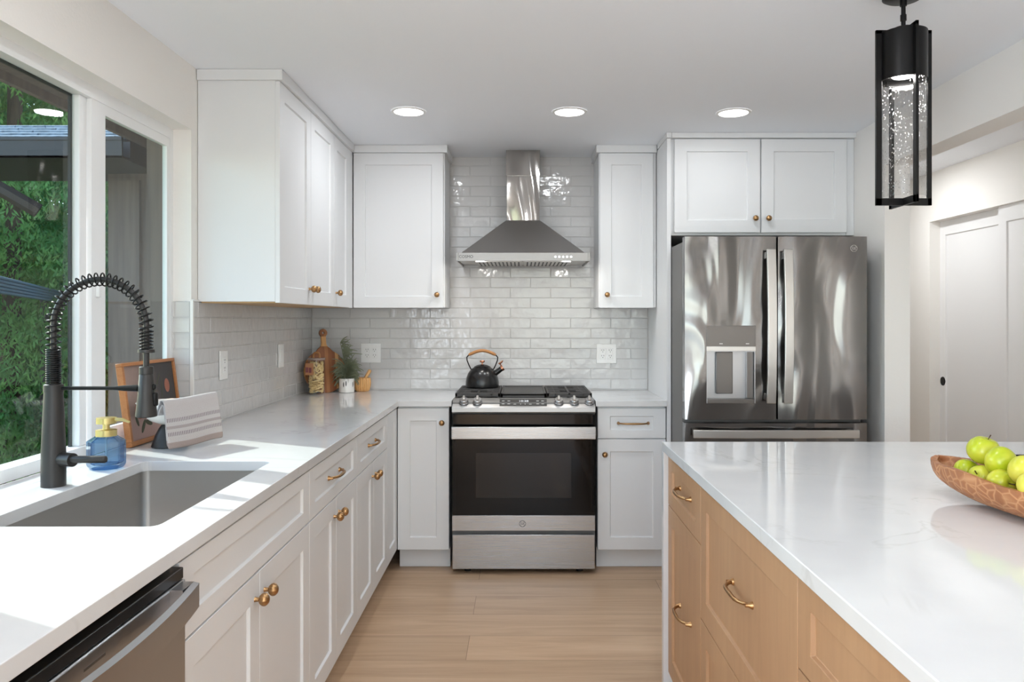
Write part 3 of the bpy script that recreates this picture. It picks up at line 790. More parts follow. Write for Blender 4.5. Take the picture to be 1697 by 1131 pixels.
def upper_back(label, x0, x1, dx0, dx1, kx, cx0=None, cx1=None):
    cab = thing('wall_cabinet', label, 'cabinet', ((x0+x1)/2, (UY+YB)/2, ZU), 'white wall cabinets on either side of the hood')
    q = MB(); q.box(x0, x1, UY, YB-0.009, ZU+0.004, ZD)
    q.box(x0-(0.016 if x0 > 0 else 0), x1+(0.016 if x1 < 0 else 0), UY-TF-0.014, YB-0.009, ZD, ZC-0.001)
    q.build('carcass', 'cabinet_paint', cab, bevel=0.001)
    d = front('door', cab, (dx1, UY, ZU), (-1, 0, 0), (0, -1, 0), dx1-dx0, ZD-ZU); knob(d, (kx, UY-TF, 1.49), (0, -1, 0))
upper_back('wide white wall cabinet on the back wall left of the hood', -0.9635, -0.440, -0.9635, -0.446, -0.482)
upper_back('narrow white wall cabinet on the back wall right of the hood', 0.445, 0.774, 0.448, 0.757, 0.49)
# ---- cabinet over the fridge + end panel
FYF = 4.18
cab = thing('wall_cabinet', 'white two-door wall cabinet above the refrigerator', 'cabinet', (1.29, 4.45, 1.81))
q = MB(); q.box(0.8015, 1.742, FYF, YB-0.002, 1.80, ZC-0.03); q.box(1.742, XR-0.001, FYF-0.004, FYF+0.02, 1.80, ZC-0.03)
q.box(0.8015, XR-0.001, FYF-0.034, FYF+0.05, 2.318, ZC-0.001); q.build('carcass', 'cabinet_paint', cab, bevel=0.001)
for a, b, k in ((0.8175, 1.278, 1.247), (1.282, 1.742, 1.317)):
    d = front('door', cab, (b, FYF, 1.812), (-1, 0, 0), (0, -1, 0), b-a, 0.504); knob(d, (k, FYF-TF, 1.888), (0, -1, 0))
ep = thing('end_panel', 'tall white panel between the right worktop and the refrigerator', 'panel', (0.797, 4.46, 0))
q = MB(); q.box(0.778, 0.800, FYF-0.02, YB-0.009, 0.001, ZC-0.03); q.box(0.774, 0.800, FYF-0.034, 4.43, 2.318, ZC-0.001)
q.build('panel_board', 'cabinet_paint', ep, bevel=0.001)

# ------------------------------------------------------------------ worktops
def slab(q, poly, z0, z1):
    n = len(poly); vs = [(x, y, z0) for x, y in poly]+[(x, y, z1) for x, y in poly]
    q.add(vs, [tuple(range(n-1, -1, -1)), tuple(range(n, 2*n))]+[(i, (i+1) % n, (i+1) % n+n, i+n) for i in range(n)])
SX0, SX1, SY0, SY1 = -1.155, -0.765, 1.632, 2.384
cx = 0.012
def L_top():
    cu = bpy.data.curves.new('worktop', 'CURVE'); cu.dimensions = '2D'; cu.fill_mode = 'BOTH'
    outer = [(XL+0.001, 0.25), (-0.655, 0.25), (-0.655, 4.148), (cx-0.384, 4.148), (cx-0.384, YB-0.001), (XL+0.001, YB-0.001)]
    hole = []; r = 0.022
    for (x, y, a0) in ((SX1-r, SY1-r, 0), (SX0+r, SY1-r, 90), (SX0+r, SY0+r, 180), (SX1-r, SY0+r, 270)):
        for k in range(5):
            a = R(a0+k*22.5); hole.append((x+r*math.cos(a), y+r*math.sin(a)))
    for pts in (outer, hole):
        s_ = cu.splines.new('POLY'); s_.points.add(len(pts)-1); s_.use_cyclic_u = True
        for p, (x, y) in zip(s_.points, pts): p.co = (x, y, 0, 1)
    cu.extrude = 0.015
    o = bpy.data.objects.new('t', cu); me = bpy.data.meshes.new_from_object(o); bpy.data.objects.remove(o)
    bm = bmesh.new(); bm.from_mesh(me); bmesh.ops.remove_doubles(bm, verts=bm.verts, dist=1e-5); bmesh.ops.recalc_face_normals(bm, faces=bm.faces); bm.to_mesh(me); bm.free()
    me.materials.clear(); me.materials.append(MATS['quartz'])
    for p in me.polygons: p.use_smooth = False; p.material_index = 0
    ob = bpy.data.objects.new('worktop', me); COL.objects.link(ob); ob.location = (0, 0, CT-0.015)
    b = ob.modifiers.new('bevel', 'BEVEL'); b.width = 0.0015; b.segments = 2; b.limit_method = 'ANGLE'; b.angle_limit = R(60)
    return ob
tag(L_top(), 'L-shaped white quartz worktop with the sink cut-out, under the window', 'worktop')
tag(MB().box(cx+0.384, 0.777, 4.148, YB-0.001, CT-0.03, CT).build('worktop', 'quartz', bevel=0.0015), 'short white quartz worktop right of the range', 'worktop')

# island
IX0, IY1 = 0.499, 2.765
isl = thing('island_worktop', 'large white quartz island worktop with waterfall end', 'worktop', (1.2, 1.4, 0))
MB().box(IX0, 1.98, 0.15, IY1, CT-0.032, CT).build('slab', 'quartz', isl, bevel=0.002)
MB().box(IX0, 1.98, IY1-0.032, IY1, 0.001, CT-0.032).build('waterfall_panel', 'quartz', isl, bevel=0.001)
IF = 0.534
def island_cab(label, y0, y1, rows):
    cab = thing('island_cabinet', label, 'cabinet', (0.85, (y0+y1)/2, 0), 'wooden drawer cabinets of the island')
    q = MB(); q.box(IF, 1.14, y0+0.001, y1-0.001, 0.10, 0.879); q.box(IF+0.06, 1.14, y0+0.001, y1-0.001, 0.001, 0.10)
    q.build('carcass', 'island_wood', cab, bevel=0.001)
    U, N = (0, -1, 0), (-1, 0, 0); yc = (y0+y1)/2
    for z0, z1, hz in rows:
        d = front('drawer', cab, (IF, y1, z0), U, N, y1-y0, z1-z0, 'island_wood', stile=0.062, rail=0.062 if z1-z0 > 0.2 else 0.045)
        pull(d, (IF-TF+0.009, yc, hz), U, N)
YI = IY1-0.034
island_cab('wooden island cabinet at the waterfall end, small drawer over a tall front', 2.237, YI, [(0.112, 0.700, 0.405), (0.700, 0.873, 0.792)])
island_cab('wide wooden island cabinet with two deep drawers, second from the waterfall end', 1.451, 2.237, [(0.112, 0.490, 0.30), (0.490, 0.873, 0.70)])
island_cab('wooden island cabinet third from the waterfall end', 0.70, 1.451, [(0.112, 0.408, 0.26), (0.408, 0.700, 0.55), (0.700, 0.873, 0.792)])
tag(MB().box(1.145, 1.62, 0.3, YI, 0.001, 0.879).build('island_cabinet', 'island_wood', bevel=0.002), 'wooden back body of the island under the seating overhang', 'cabinet')

# ------------------------------------------------------------------ dishwasher
dw = thing('dishwasher', 'stainless steel built-in dishwasher with bowed handle left of the sink cabinet', 'dishwasher', (-0.97, 1.21, 0))
y0, y1 = 0.904, 1.514
MB().box(XL+0.02, -0.70, y0, y1, 0.02, 0.86).build('tub', 'dark_gap', dw)
q = MB(); q.box(-0.698, -0.652, y0+0.002, y1-0.002, 0.12, 0.845); q.build('door', 'stainless', dw, bevel=0.003)
MB().box(-0.70, -0.656, y0+0.002, y1-0.002, 0.846, 0.868).build('control_strip', 'black_enamel', dw, bevel=0.002)
q = MB(); N_ = 20; prev = None; pts = []
for k in range(N_+1):
    a = k/N_; y = y0+0.02+a*(y1-y0-0.04); xx = -0.652+0.034+0.022*(1-(2*a-1)**2)
    pts.append((y, xx))
for (ya, xa), (yb, xb) in zip(pts, pts[1:]):
    q.add([(xa-0.012, ya, 0.790), (xa, ya, 0.797), (xa, ya, 0.842), (xa-0.012, ya, 0.845), (xb-0.012, yb, 0.790), (xb, yb, 0.797), (xb, yb, 0.842), (xb-0.012, yb, 0.845)],
          [(1, 5, 6, 2), (0, 4, 5, 1), (2, 6, 7, 3), (3, 7, 4, 0)])
for y in (y0+0.02, y1-0.07):
    q.box(-0.652, -0.628, y, y+0.05, 0.790, 0.845)
q.add([(-0.64, y1-0.02, 0.79), (-0.618, y1-0.02, 0.797), (-0.618, y1-0.02, 0.842), (-0.64, y1-0.02, 0.845)], [(0, 1, 2, 3)])
q.build('handle', 'stainless', dw, angle=30)
MB().box(-0.652, -0.6515, 1.16, 1.22, 0.822, 0.826).build('badge', 'dispenser_dark', dw)
MB().box(XL+0.02, -0.72, y0, y1, 0.001, 0.115).build('kick_plate', 'dark_gap', dw)

# ------------------------------------------------------------------ sink
sk = thing('sink', 'stainless steel undermount sink set in the left worktop', 'sink', ((SX0+SX1)/2, (SY0+SY1)/2, 0.66))
def rrect(x0, x1, y0, y1, r, z, n=6):
    out = []
    for (x, y, a0) in ((x1-r, y1-r, 0), (x0+r, y1-r, 90), (x0+r, y0+r, 180), (x1-r, y0+r, 270)):
        for k in range(n):
            a = R(a0+k*90/(n-1)); out.append((x+r*math.cos(a), y+r*math.sin(a), z))
    return out
q = MB(); o_ = 0.004; zt_ = CT-0.031
rings = [rrect(SX0-o_-.02, SX1+o_+.02, SY0-o_-.02, SY1+o_+.02, 0.03, zt_), rrect(SX0-o_, SX1+o_, SY0-o_, SY1+o_, 0.022, zt_), rrect(SX0-o_+.002, SX1+o_-.002, SY0-o_+.002, SY1+o_-.002, 0.022, 0.70),
         rrect(SX0+.004, SX1-.004, SY0+.004, SY1-.004, 0.022, 0.683), rrect(SX0+.02, SX1-.02, SY0+.02, SY1-.02, 0.02, 0.677)]
n_ = len(rings[0])
vs = [p for r_ in rings for p in r_]; fs = []
for i in range(len(rings)-1):
    for k in range(n_): fs.append((i*n_+k, i*n_+(k+1) % n_, (i+1)*n_+(k+1) % n_, (i+1)*n_+k))
fs.append(tuple(4*n_+k for k in range(n_)))
q.add(vs, fs); ob = q.build('basin', 'stainless_sink', sk, angle=50)
sm = ob.modifiers.new('solid', 'SOLIDIFY'); sm.thickness = 0.0015; sm.offset = 1
q = MB(); q.lathe([(0.045, 0.6785), (0.045, 0.681), (0.03, 0.6795), (0.0, 0.6792)], 24, 0, Matrix.Translation((-0.96, 2.0, 0))); q.build('drain', 'chrome', sk)

# ------------------------------------------------------------------ faucet
FXc, FYc = -1.22, 2.03
fa = thing('faucet', 'tall matte black spring faucet standing behind the sink', 'faucet', (FXc, FYc, CT))
T = Matrix.Translation((FXc, FYc, 0))
q = MB(); q.lathe([(0.0295, CT), (0.0295, CT+0.006), (0.029, 1.0), (0.025, 1.10), (0.0225, 1.155), (0.0225, 1.178), (0.0205, 1.18), (0.0, 1.18)], 32, 0, T)
q.build('body', 'matte_black', fa)
MB().lathe([(0.0235, 1.160), (0.0235, 1.1765)], 32, 0, T).build('collar', 'matte_black', fa)
path = []
AR = 0.121; zc_ = 1.332
for k in range(40): path.append(Vector((FXc, FYc, 1.178+(zc_-1.178)*k/40)))
for k in range(80): a = PI-PI*k/80; path.append(Vector((FXc+AR+AR*math.cos(a), FYc, zc_+AR*math.sin(a))))
for k in range(21): path.append(Vector((FXc+2*AR, FYc, zc_-0.067*k/20)))
q = MB(); hose = path[::3]+[Vector((FXc+2*AR, FYc, 1.215))]; q.tube(hose, 0.0075, 12); q.build('hose', 'matte_black', fa)
# spring
cum = [0]
for a, b in zip(path, path[1:]): cum.append(cum[-1]+(b-a).length)
tot = cum[-1]
def at_s(s_):
    s_ = min(max(s_, 0), tot-1e-6)
    for i in range(len(cum)-1):
        if cum[i+1] >= s_: break
    f_ = (s_-cum[i])/(cum[i+1]-cum[i]); p = path[i].lerp(path[i+1], f_); t_ = (path[i+1]-path[i]).normalized(); return p, t_
pts = []; s_ = 0; ph = 0
while s_ < tot:
    p, t_ = at_s(s_); nx = Vector((0, 1, 0)); bn = t_.cross(nx)
    pitch = 0.0056 if s_ < 0.093 else (0.0155 if s_ < tot-0.055 else 0.0085)
    pts.append(p+(nx*math.cos(ph)+bn*math.sin(ph))*0.0165)
    ph += 2*PI/12; s_ += pitch/12
q = MB(); q.tube(pts, 0.0021, 6); q.build('spring', 'black_metal', fa)
T2 = Matrix.Translation((FXc+2*AR, FYc, 0))
q = MB(); q.lathe([(0.0205, 1.262), (0.0205, 1.27)], 24, 0, T2); q.build('spring_collar', 'matte_black', fa)
q = MB(); q.lathe([(0.0, 1.226), (0.016, 1.226), (0.0175, 1.224), (0.0175, 1.206), (0.0165, 1.205), (0.0175, 1.203), (0.021, 1.15), (0.0265, 1.10), (0.0265, 1.096), (0.023, 1.094), (0, 1.094)], 32, 0, T2)
head = q.build('spray_head', 'matte_black', fa)
q = MB(); q.box(FXc+2*AR+0.017, FXc+2*AR+0.029, FYc-0.008, FYc+0.008, 1.122, 1.158); q.box(FXc+2*AR+0.016, FXc+2*AR+0.025, FYc-0.007, FYc+0.007, 1.165, 1.18); q.build('spray_button', 'black_metal', head, bevel=0.004, seg=3)
q = MB(); q.tube([(FXc+0.02, FYc, 1.169), (FXc+0.16, FYc, 1.169), (FXc+0.185, FYc, 1.169), (FXc+0.222, FYc, 1.169)], [0.005, 0.005, 0.0075, 0.009], 10); q.build('support_arm', 'black_metal', fa)
q = MB(); q.cyl((FXc+0.02, FYc-0.005, 0.985), (FXc+0.062, FYc-0.02, 0.985), 0.0175, 24); q.build('valve', 'matte_black', fa)
q = MB(); q.box(FXc+0.055, FXc+0.150, FYc-0.030, FYc-0.012, 0.978, 0.996); q.build('lever', 'matte_black', fa, bevel=0.006, seg=3)

# ------------------------------------------------------------------ soap dispenser
sp = thing('soap_dispenser', 'blue faceted glass soap bottle with gold pump beside the faucet', 'soap dispenser', (-1.213, 2.275, CT+0.0008))
T = Matrix.Translation((-1.213, 2.275, CT)) @ Matrix.Rotation(R(22.5), 4, 'Z')
def oct_(prof): 
    q = MB(); q.lathe(prof, 8, 0, T, caps=False); return q
q = MB(); q.lathe([(0.0, 0.001), (0.044, 0.001), (0.050, 0.008), (0.052, 0.014), (0.052, 0.080), (0.030, 0.094), (0.027, 0.096), (0.024, 0.093), (0.047, 0.078), (0.047, 0.018), (0.04, 0.013), (0, 0.013)], 8, 0, T, caps=False)
q.build('bottle', 'blue_thin', sp, angle=20)
T = Matrix.Translation((-1.213, 2.275, CT))
q = MB(); q.lathe([(0.0285, 0.094), (0.0285, 0.112), (0.012, 0.1125), (0.0095, 0.114), (0.0095, 0.130), (0.027, 0.1305), (0.027, 0.1475), (0.0, 0.148)], 32, 0, T)
pm = q.build('pump', 'gold_metal', sp, angle=30)
MB().tube([(-1.19, 2.275, CT+0.142), (-1.165, 2.275, CT+0.1415), (-1.145, 2.275, CT+0.134)], [0.006, 0.005, 0.0035], 8).build('nozzle', 'gold_metal', pm)
MB().cyl((-1.213, 2.275, CT+0.02), (-1.213, 2.275, CT+0.1), 0.003, 8).build('dip_tube', 'grey_glaze', sp)

# ------------------------------------------------------------------ framed picture
pf = thing('picture_frame', 'wood-framed still life painting leaning against the window', 'picture', (XL-0.036, 2.82, CT+0.001), local=True)
pf.rotation_euler = (0, R(-7.5), 0)
q = MB(); W2, HH = 0.2, 0.285; th = 0.02
# local: x outward (room), y width, z up
q.box(0, 0.022, -W2, W2, 0, 0.016); q.box(0, 0.022, -W2, W2, HH-0.012, HH); q.box(0, 0.022, -W2, -W2+0.014, 0.016, HH-0.012); q.box(0, 0.022, W2-0.012, W2, 0.016, HH-0.012)
q.build('frame', 'frame_wood', pf, bevel=0.0015)
q = MB(); q.add([(0.014, -W2+.013, .015), (0.014, W2-.011, .015), (0.014, W2-.011, HH-.011), (0.014, -W2+.013, HH-.011), (0.002, -W2+.013, .015), (0.002, W2-.011, .015), (0.002, W2-.011, HH-.011), (0.002, -W2+.013, HH-.011)],
      [(0, 1, 2, 3), (7, 6, 5, 4), (0, 4, 5, 1), (1, 5, 6, 2), (2, 6, 7, 3), (3, 7, 4, 0)])
cv = q.build('canvas', 'painted_canvas', pf, smooth=False)
uvl = cv.data.uv_layers.new(name='uv')
for lp in cv.data.loops:
    co = cv.data.vertices[lp.vertex_index].co; uvl.data[lp.index].uv = ((co.y+W2)/(2*W2), co.z/HH)
def blob(q, cy, cz, ry, rz, x=0.0146, n=18, rot=0):
    vs = [(x+0.0012, cy, cz)]
    for k in range(n):
        a = 2*PI*k/n; u_, v_ = ry*math.cos(a), rz*math.sin(a)
        vs.append((x, cy+u_*math.cos(rot)-v_*math.sin(rot), cz+u_*math.sin(rot)+v_*math.cos(rot)))
    q.add(vs, [(0, 1+k, 1+(k+1) % n) for k in range(n)])
for b_ in ((-0.105, 0.115, 0.032, 0.03), (0.125, 0.185, 0.02, 0.026), (-0.06, 0.105, 0.026, 0.024)):
    q = MB(); blob(q, *b_); q.build('painted_fruit', 'paint_fruit', cv, fix=False)
q = MB()
for (a, b, c_, d, e) in ((-0.09, 0.058, 0.028, 0.009, 0.9), (-0.05, 0.066, 0.026, 0.009, -0.3), (-0.13, 0.08, 0.02, 0.008, 2.0), (0.05, 0.2, 0.05, 0.003, 0.9), (0.08, 0.17, 0.05, 0.003, 1.4)):
    q = MB(); blob(q, a, b, c_, d, rot=e); q.build('painted_leaf', 'paint_leaf', cv, fix=False)

# ------------------------------------------------------------------ pedestal bowl, fruit, towel
PBX, PBY = -1.205, 2.665
pb = thing('pedestal_bowl', 'white bowl on a black domed pedestal next to the soap bottle', 'bowl', (PBX, PBY, CT))
T = Matrix.Translation((PBX, PBY, CT))
MB().lathe([(0.056, 0.0008), (0.0575, 0.003), (0.056, 0.008), (0.052, 0.02), (0.044, 0.042), (0.034, 0.062), (0.026, 0.074), (0.02, 0.078), (0, 0.078)], 40, 0, T).build('pedestal', 'matte_black', pb)
MB().lathe([(0.0, 0.076), (0.03, 0.078), (0.062, 0.092), (0.088, 0.116), (0.103, 0.150), (0.105, 0.152), (0.103, 0.154), (0.098, 0.150), (0.083, 0.120), (0.06, 0.098), (0.03, 0.085), (0, 0.083)], 48, 0, T).build('dish', 'white_ceramic', pb, angle=60)
def ball(q, c_, r, mat=None, sz=1.0):
    pr = [(max(r*math.sin(PI*k/14), 0.0), -r*sz*math.cos(PI*k/14)) for k in range(15)]; q.lathe(pr, 24, 0, Matrix.Translation(c_))
q = MB(); ball(q, (PBX+0.005, PBY+0.005, CT+0.1245), 0.0395, sz=1.0); fr_ = q.build('onion', 'pink_skin', loc=(PBX+0.005, PBY+0.005, CT+0.085)); tag(fr_, 'pale pink round onion in the white pedestal bowl behind the towel', 'onion')
# towel straddling the rim
tw = thing('towel', 'folded grey and white striped towel draped over the pedestal bowl', 'towel', (-1.1, 2.64, 0.935), local=True)
A = Vector((-1.158, 2.500, 0)); B = Vector((-1.074, 2.730, 0)); tw.location = (A.x, A.y, 0); tu = (B-A); TWL = tu.length; tu.normalize()
tw.rotation_euler = (0, 0, math.atan2(tu.y, tu.x))
# local x along width, local -y = towards camera/room side
def towel_sheet(name, prof, mat, wv, x0=0.0, x1=TWL):
    n = 26; q = MB(); vs = []; fs = []; uvs = []
    cumz = [0]
    for a, b in zip(prof, prof[1:]): cumz.append(cumz[-1]+math.hypot(b[0]-a[0], b[1]-a[1]))
    for i in range(n+1):
        u_ = i/n; x = x0+(x1-x0)*u_
        for j, (y, z) in enumerate(prof):
            lowf = max(0, (1.06-z)/0.13)
            vs.append((x+0.012*lowf*(1 if True else 0), y+wv*math.sin(u_*9+1)*lowf-0.004*lowf*u_, z-0.004*math.sin(u_*5)*0.5+0.004*(u_-.5)))
            uvs.append((u_, cumz[j]/0.19))
    m_ = len(prof)
    for i in range(n):
        for j in range(m_-1): fs.append((i*m_+j, (i+1)*m_+j, (i+1)*m_+j+1, i*m_+j+1))
    q.add(vs, fs); o = q.build(name, mat, tw, angle=80, fix=False)
    uvl = o.data.uv_layers.new(name='uv')
    for lp in o.data.loops: uvl.data[lp.index].uv = uvs[lp.vertex_index]
    s__ = o.modifiers.new('solid', 'SOLIDIFY'); s__.thickness = 0.0042; s__.offset = 0
    sb = o.modifiers.new('sub', 'SUBSURF'); sb.levels = 1; sb.render_levels = 1
    return o
ztp = 1.089
outer = [(-0.020, 0.930), (-0.020, 0.96), (-0.018, 1.0), (-0.016, 1.04), (-0.0145, 1.065), (-0.013, ztp-0.012), (-0.008, ztp-0.002), (0.0, ztp+0.002), (0.006, ztp-0.002), (0.010, ztp-0.012), (0.016, 1.06), (0.026, 1.04)]
ztp -= 0.006
inner = [(-0.0125, 0.937), (-0.012, 0.96), (-0.011, 1.0), (-0.0095, 1.04), (-0.008, 1.065), (-0.006, ztp-0.014), (-0.002, ztp-0.0075), (0.002, ztp-0.010), (0.005, ztp-0.018), (0.011, 1.058), (0.021, 1.038)]
towel_sheet('outer_fold', outer, 'towel_cloth', 0.003)
towel_sheet('inner_fold', inner, 'towel_cloth', 0.002, 0.003, TWL-0.004)

# ------------------------------------------------------------------ outlets
def outlet(label, org, u, n, gang, w, h, sw=False):
    o = thing('wall_outlet', label, 'outlet', org, 'white electrical plates on the tile')
    m = face_mat(org, u, n); q = MB(); q.box(-w/2, w/2, 0.0, 0.006, -h/2, h/2, 0, m); q.build('cover_plate', 'white_plastic', o, bevel=0.002)
    for g in range(gang):
        gx = (g-(gang-1)/2)*0.046
        q = MB(); q.box(gx-0.0165, gx+0.0165, 0.006, 0.0085, -0.034, 0.034, 0, m); q.build('switch_rocker' if sw else 'receptacle', 'white_plastic', o, bevel=0.001)
        if not sw:
            q = MB()
            for zz in (0.017, -0.017):
                for xx in (-0.0065, 0.0065): q.box(gx+xx-0.0012, gx+xx+0.0012, 0.0084, 0.0089, zz+0.001, zz+0.009, 0, m)
                mm = m @ Matrix.Translation((gx, 0.0084, zz-0.006)) @ Matrix.Rotation(-PI/2, 4, 'X'); q.lathe([(0.0024, 0), (0.0024, 0.0005)], 10, 0, mm)
            q.build('slots', 'slot_black', o)
outlet('white double outlet on the back wall behind the potted plant', (-0.923, YB-0.0085, 1.143), (1, 0, 0), (0, -1, 0), 2, 0.122, 0.118)
outlet('white double outlet on the back wall right of the range', (0.522, YB-0.0085, 1.139), (1, 0, 0), (0, -1, 0), 2, 0.122, 0.118)
outlet('white single outlet on the left wall nearest the window', (XL+0.0085, 3.355, 1.152), (0, -1, 0), (1, 0, 0), 1, 0.085, 0.125)
outlet('white light switch on the left wall nearer the corner', (XL+0.0085, 4.155, 1.155), (0, -1, 0), (1, 0, 0), 1, 0.085, 0.125, True)

# ------------------------------------------------------------------ counter items in the corner
cb = thing('cutting_board', 'round striped wooden board with ring handle leaning in the corner', 'cutting board', (-1.158, 4.622, CT+0.001), local=True)
cb.rotation_euler = (R(-9), 0, R(35))
cu = bpy.data.curves.new('board', 'CURVE'); cu.dimensions = '2D'; cu.fill_mode = 'BOTH'
rr = 0.127; pts = []
for k in range(61):
    a = R(90+24)+R(360-48)*k/60; pts.append((rr*math.cos(a), rr+rr*math.sin(a)))
# neck
pts = [(p[0], p[1]) for p in pts]
neck = [(0.034, 0.262), (0.018, 0.275), (0.0125, 0.29), (0.0125, 0.335)]
ring = [(0.0225*math.cos(R(-50+k*280/16)), 0.357+0.0225*math.sin(R(-50+k*280/16))) for k in range(17)]
outl = pts+neck+ring+[(-x, y) for x, y in neck[::-1]]
hole = [(0.0095*math.cos(2*PI*k/16), 0.357+0.0095*math.sin(2*PI*k/16)) for k in range(16)]
for P_ in (outl, hole):
    s_ = cu.splines.new('POLY'); s_.points.add(len(P_)-1); s_.use_cyclic_u = True
    for p, (x, y) in zip(s_.points, P_): p.co = (x, y, 0, 1)
cu.extrude = 0.007; cu.bevel_depth = 0.002
o = bpy.data.objects.new('t', cu); me = bpy.data.meshes.new_from_object(o); bpy.data.objects.remove(o)
me.transform(Matrix.Rotation(PI/2, 4, 'X')); me.materials.clear(); me.materials.append(MATS['board_wood']); me.materials.append(MATS['mortar_wood'])
for p in me.polygons: p.material_index = 1 if 0.279 < p.center.z < 0.333 else 0
ob = bpy.data.objects.new('board', me); COL.objects.link(ob); ob.parent = cb

JX, JY = -1.190, 4.522
jar = thing('pasta_jar', 'clear lidded jar of pasta in front of the round board', 'jar', (JX, JY, CT))
T = Matrix.Translation((JX, JY, CT+0.0008))
MB().lathe([(0, 0), (0.046, 0), (0.048, 0.004), (0.048, 0.198), (0.0462, 0.198), (0.0462, 0.006), (0, 0.005)], 32, 0, T, caps=False).build('glass', 'clear_glass', jar)
lid = MB().lathe([(0, 0.199), (0.050, 0.199), (0.051, 0.203), (0.051, 0.208), (0.049, 0.211), (0, 0.211)], 32, 0, T).build('lid', 'jar_lid', jar)
MB().tube([(JX-0.018, JY, CT+0.211), (JX-0.018, JY, CT+0.232), (JX-0.012, JY, CT+0.241), (JX+0.012, JY, CT+0.241), (JX+0.018, JY, CT+0.232), (JX+0.018, JY, CT+0.211)], 0.006, 8).build('lid_handle', 'kettle_wood', lid)
tg = MB().box(JX-0.050, JX-0.004, JY-0.0535, JY-0.0515, CT+0.115, CT+0.183).build('tag', 'tag_card', jar)
MB().box(JX-0.048, JX-0.033, JY-0.0543, JY-0.0534, CT+0.13, CT+0.16).box(JX-0.030, JX-0.015, JY-0.0543, JY-0.0534, CT+0.128, CT+0.158).build('tag_print', 'tag_purple', tg)
random.seed(9); q = MB()
for k in range(190):
    z = CT+0.012+0.175*(k/190); a = random.uniform(0, 2*PI); rad = random.uniform(0.030, 0.038); al = random.uniform(-0.35, 0.35) + (0.9 if z > CT+0.12 else 0)
    d = Vector((-math.sin(a)*math.cos(al), math.cos(a)*math.cos(al), math.sin(al)*(1 if random.random() < .5 else -1))); c_ = Vector((JX+rad*math.cos(a), JY+rad*math.sin(a), z))
    L_ = 0.019; p0 = c_-d*L_; p1 = c_+d*L_
    def cl(p):
        v = Vector((p.x-JX, p.y-JY)); 
        if v.length > 0.042: v = v.normalized()*0.042
        return Vector((JX+v.x, JY+v.y, min(max(p.z, CT+0.011), CT+0.19)))
    q.cyl(cl(p0), cl(p1), 0.0034, 6)
plain('pasta', (240, 210, 152), 0.6)
tag(q.build('dried_pasta', 'pasta', loc=(JX, JY, CT+0.012)), 'pale yellow dried pasta sticks filling the glass jar', 'pasta', kind='stuff')

PX, PY = -1.040, 4.635
pp = thing('potted_plant', 'small grey-green potted plant in a white slotted pot', 'plant', (PX, PY, CT))
T = Matrix.Translation((PX, PY, CT+0.0008))
pot = MB().lathe([(0, 0), (0.042, 0), (0.0455, 0.003), (0.0455, 0.080), (0.044, 0.083), (0.040, 0.083), (0.039, 0.070), (0, 0.068)], 36, 0, T).build('pot', 'white_ceramic', pp)
for k in range(10):
    q = MB(); a = R(-100+k*36 if k % 2 == 0 else -118+k*36); zz = 0.056 if k % 2 else 0.050
    m = Matrix.Translation((PX, PY, CT)) @ Matrix.Rotation(a, 4, 'Z') @ Matrix.Translation((0.0452, 0, zz))
    vs = [(0.0012, 0, 0)]+[(0.0008, 0.0028*math.cos(2*PI*j/12), 0.016*math.sin(2*PI*j/12)) for j in range(12)]
    q.add(vs, [(0, 1+j, 1+(j+1) % 12) for j in range(12)], 0, m)
    q.build('pot_slot', 'slot_black', pot, fix=False)
random.seed(21); q = MB()
def leafstrand(p0, d, L_, droop, w_=0.0026, seg=7):
    p = Vector(p0); d = Vector(d).normalized(); pts = [p.copy()]
    for k in range(seg):
        d = (d+Vector((random.uniform(-.12, .12), random.uniform(-.12, .12), -droop))).normalized(); p = p+d*L_/seg; pts.append(p.copy())
    q.tube(pts, [w_*(0.5+0.9*math.sin(PI*min(1, 0.12+i/len(pts)))) for i in range(len(pts))], 4, flat=(1, 0.35))
    return pts
for k in range(210):
    a = random.uniform(0, 2*PI); e = random.uniform(-0.1, 1.35)
    h0 = random.uniform(0.085, 0.16); rr_ = random.uniform(0, .02)
    leafstrand((PX+rr_*math.cos(a), PY+rr_*math.sin(a), CT+h0), (math.cos(a)*math.cos(e), 0.8*math.sin(a)*math.cos(e), math.sin(e)), random.uniform(0.05, 0.10), random.uniform(0.1, 0.3), 0.0024)
st = leafstrand((PX, PY, CT+0.08), (0.02, 0, 1), 0.22, -0.02, 0.004, 10)
for i in range(3, 11):
    for j in range(9):
        a = random.uniform(-1.2, 1.5)
        leafstrand(st[i], (math.cos(a)*0.8, random.uniform(-.4, .4), random.uniform(-0.1, 0.9)), random.uniform(0.03, 0.075), random.uniform(0.1, 0.35), 0.0022, 5)
leafstrand(st[8], (1, 0, 0.2), 0.10, 0.06); leafstrand(st[9], (1, -.1, 0.5), 0.075, 0.25); leafstrand(st[7], (1, -.1, 0.1), 0.12, 0.03)
q.build('foliage', 'pot_plant_leaf', pp, angle=80)
MB().lathe([(0.039, 0.069), (0.0, 0.073)], 20, 0, T).build('soil', 'dark_stone', pp)

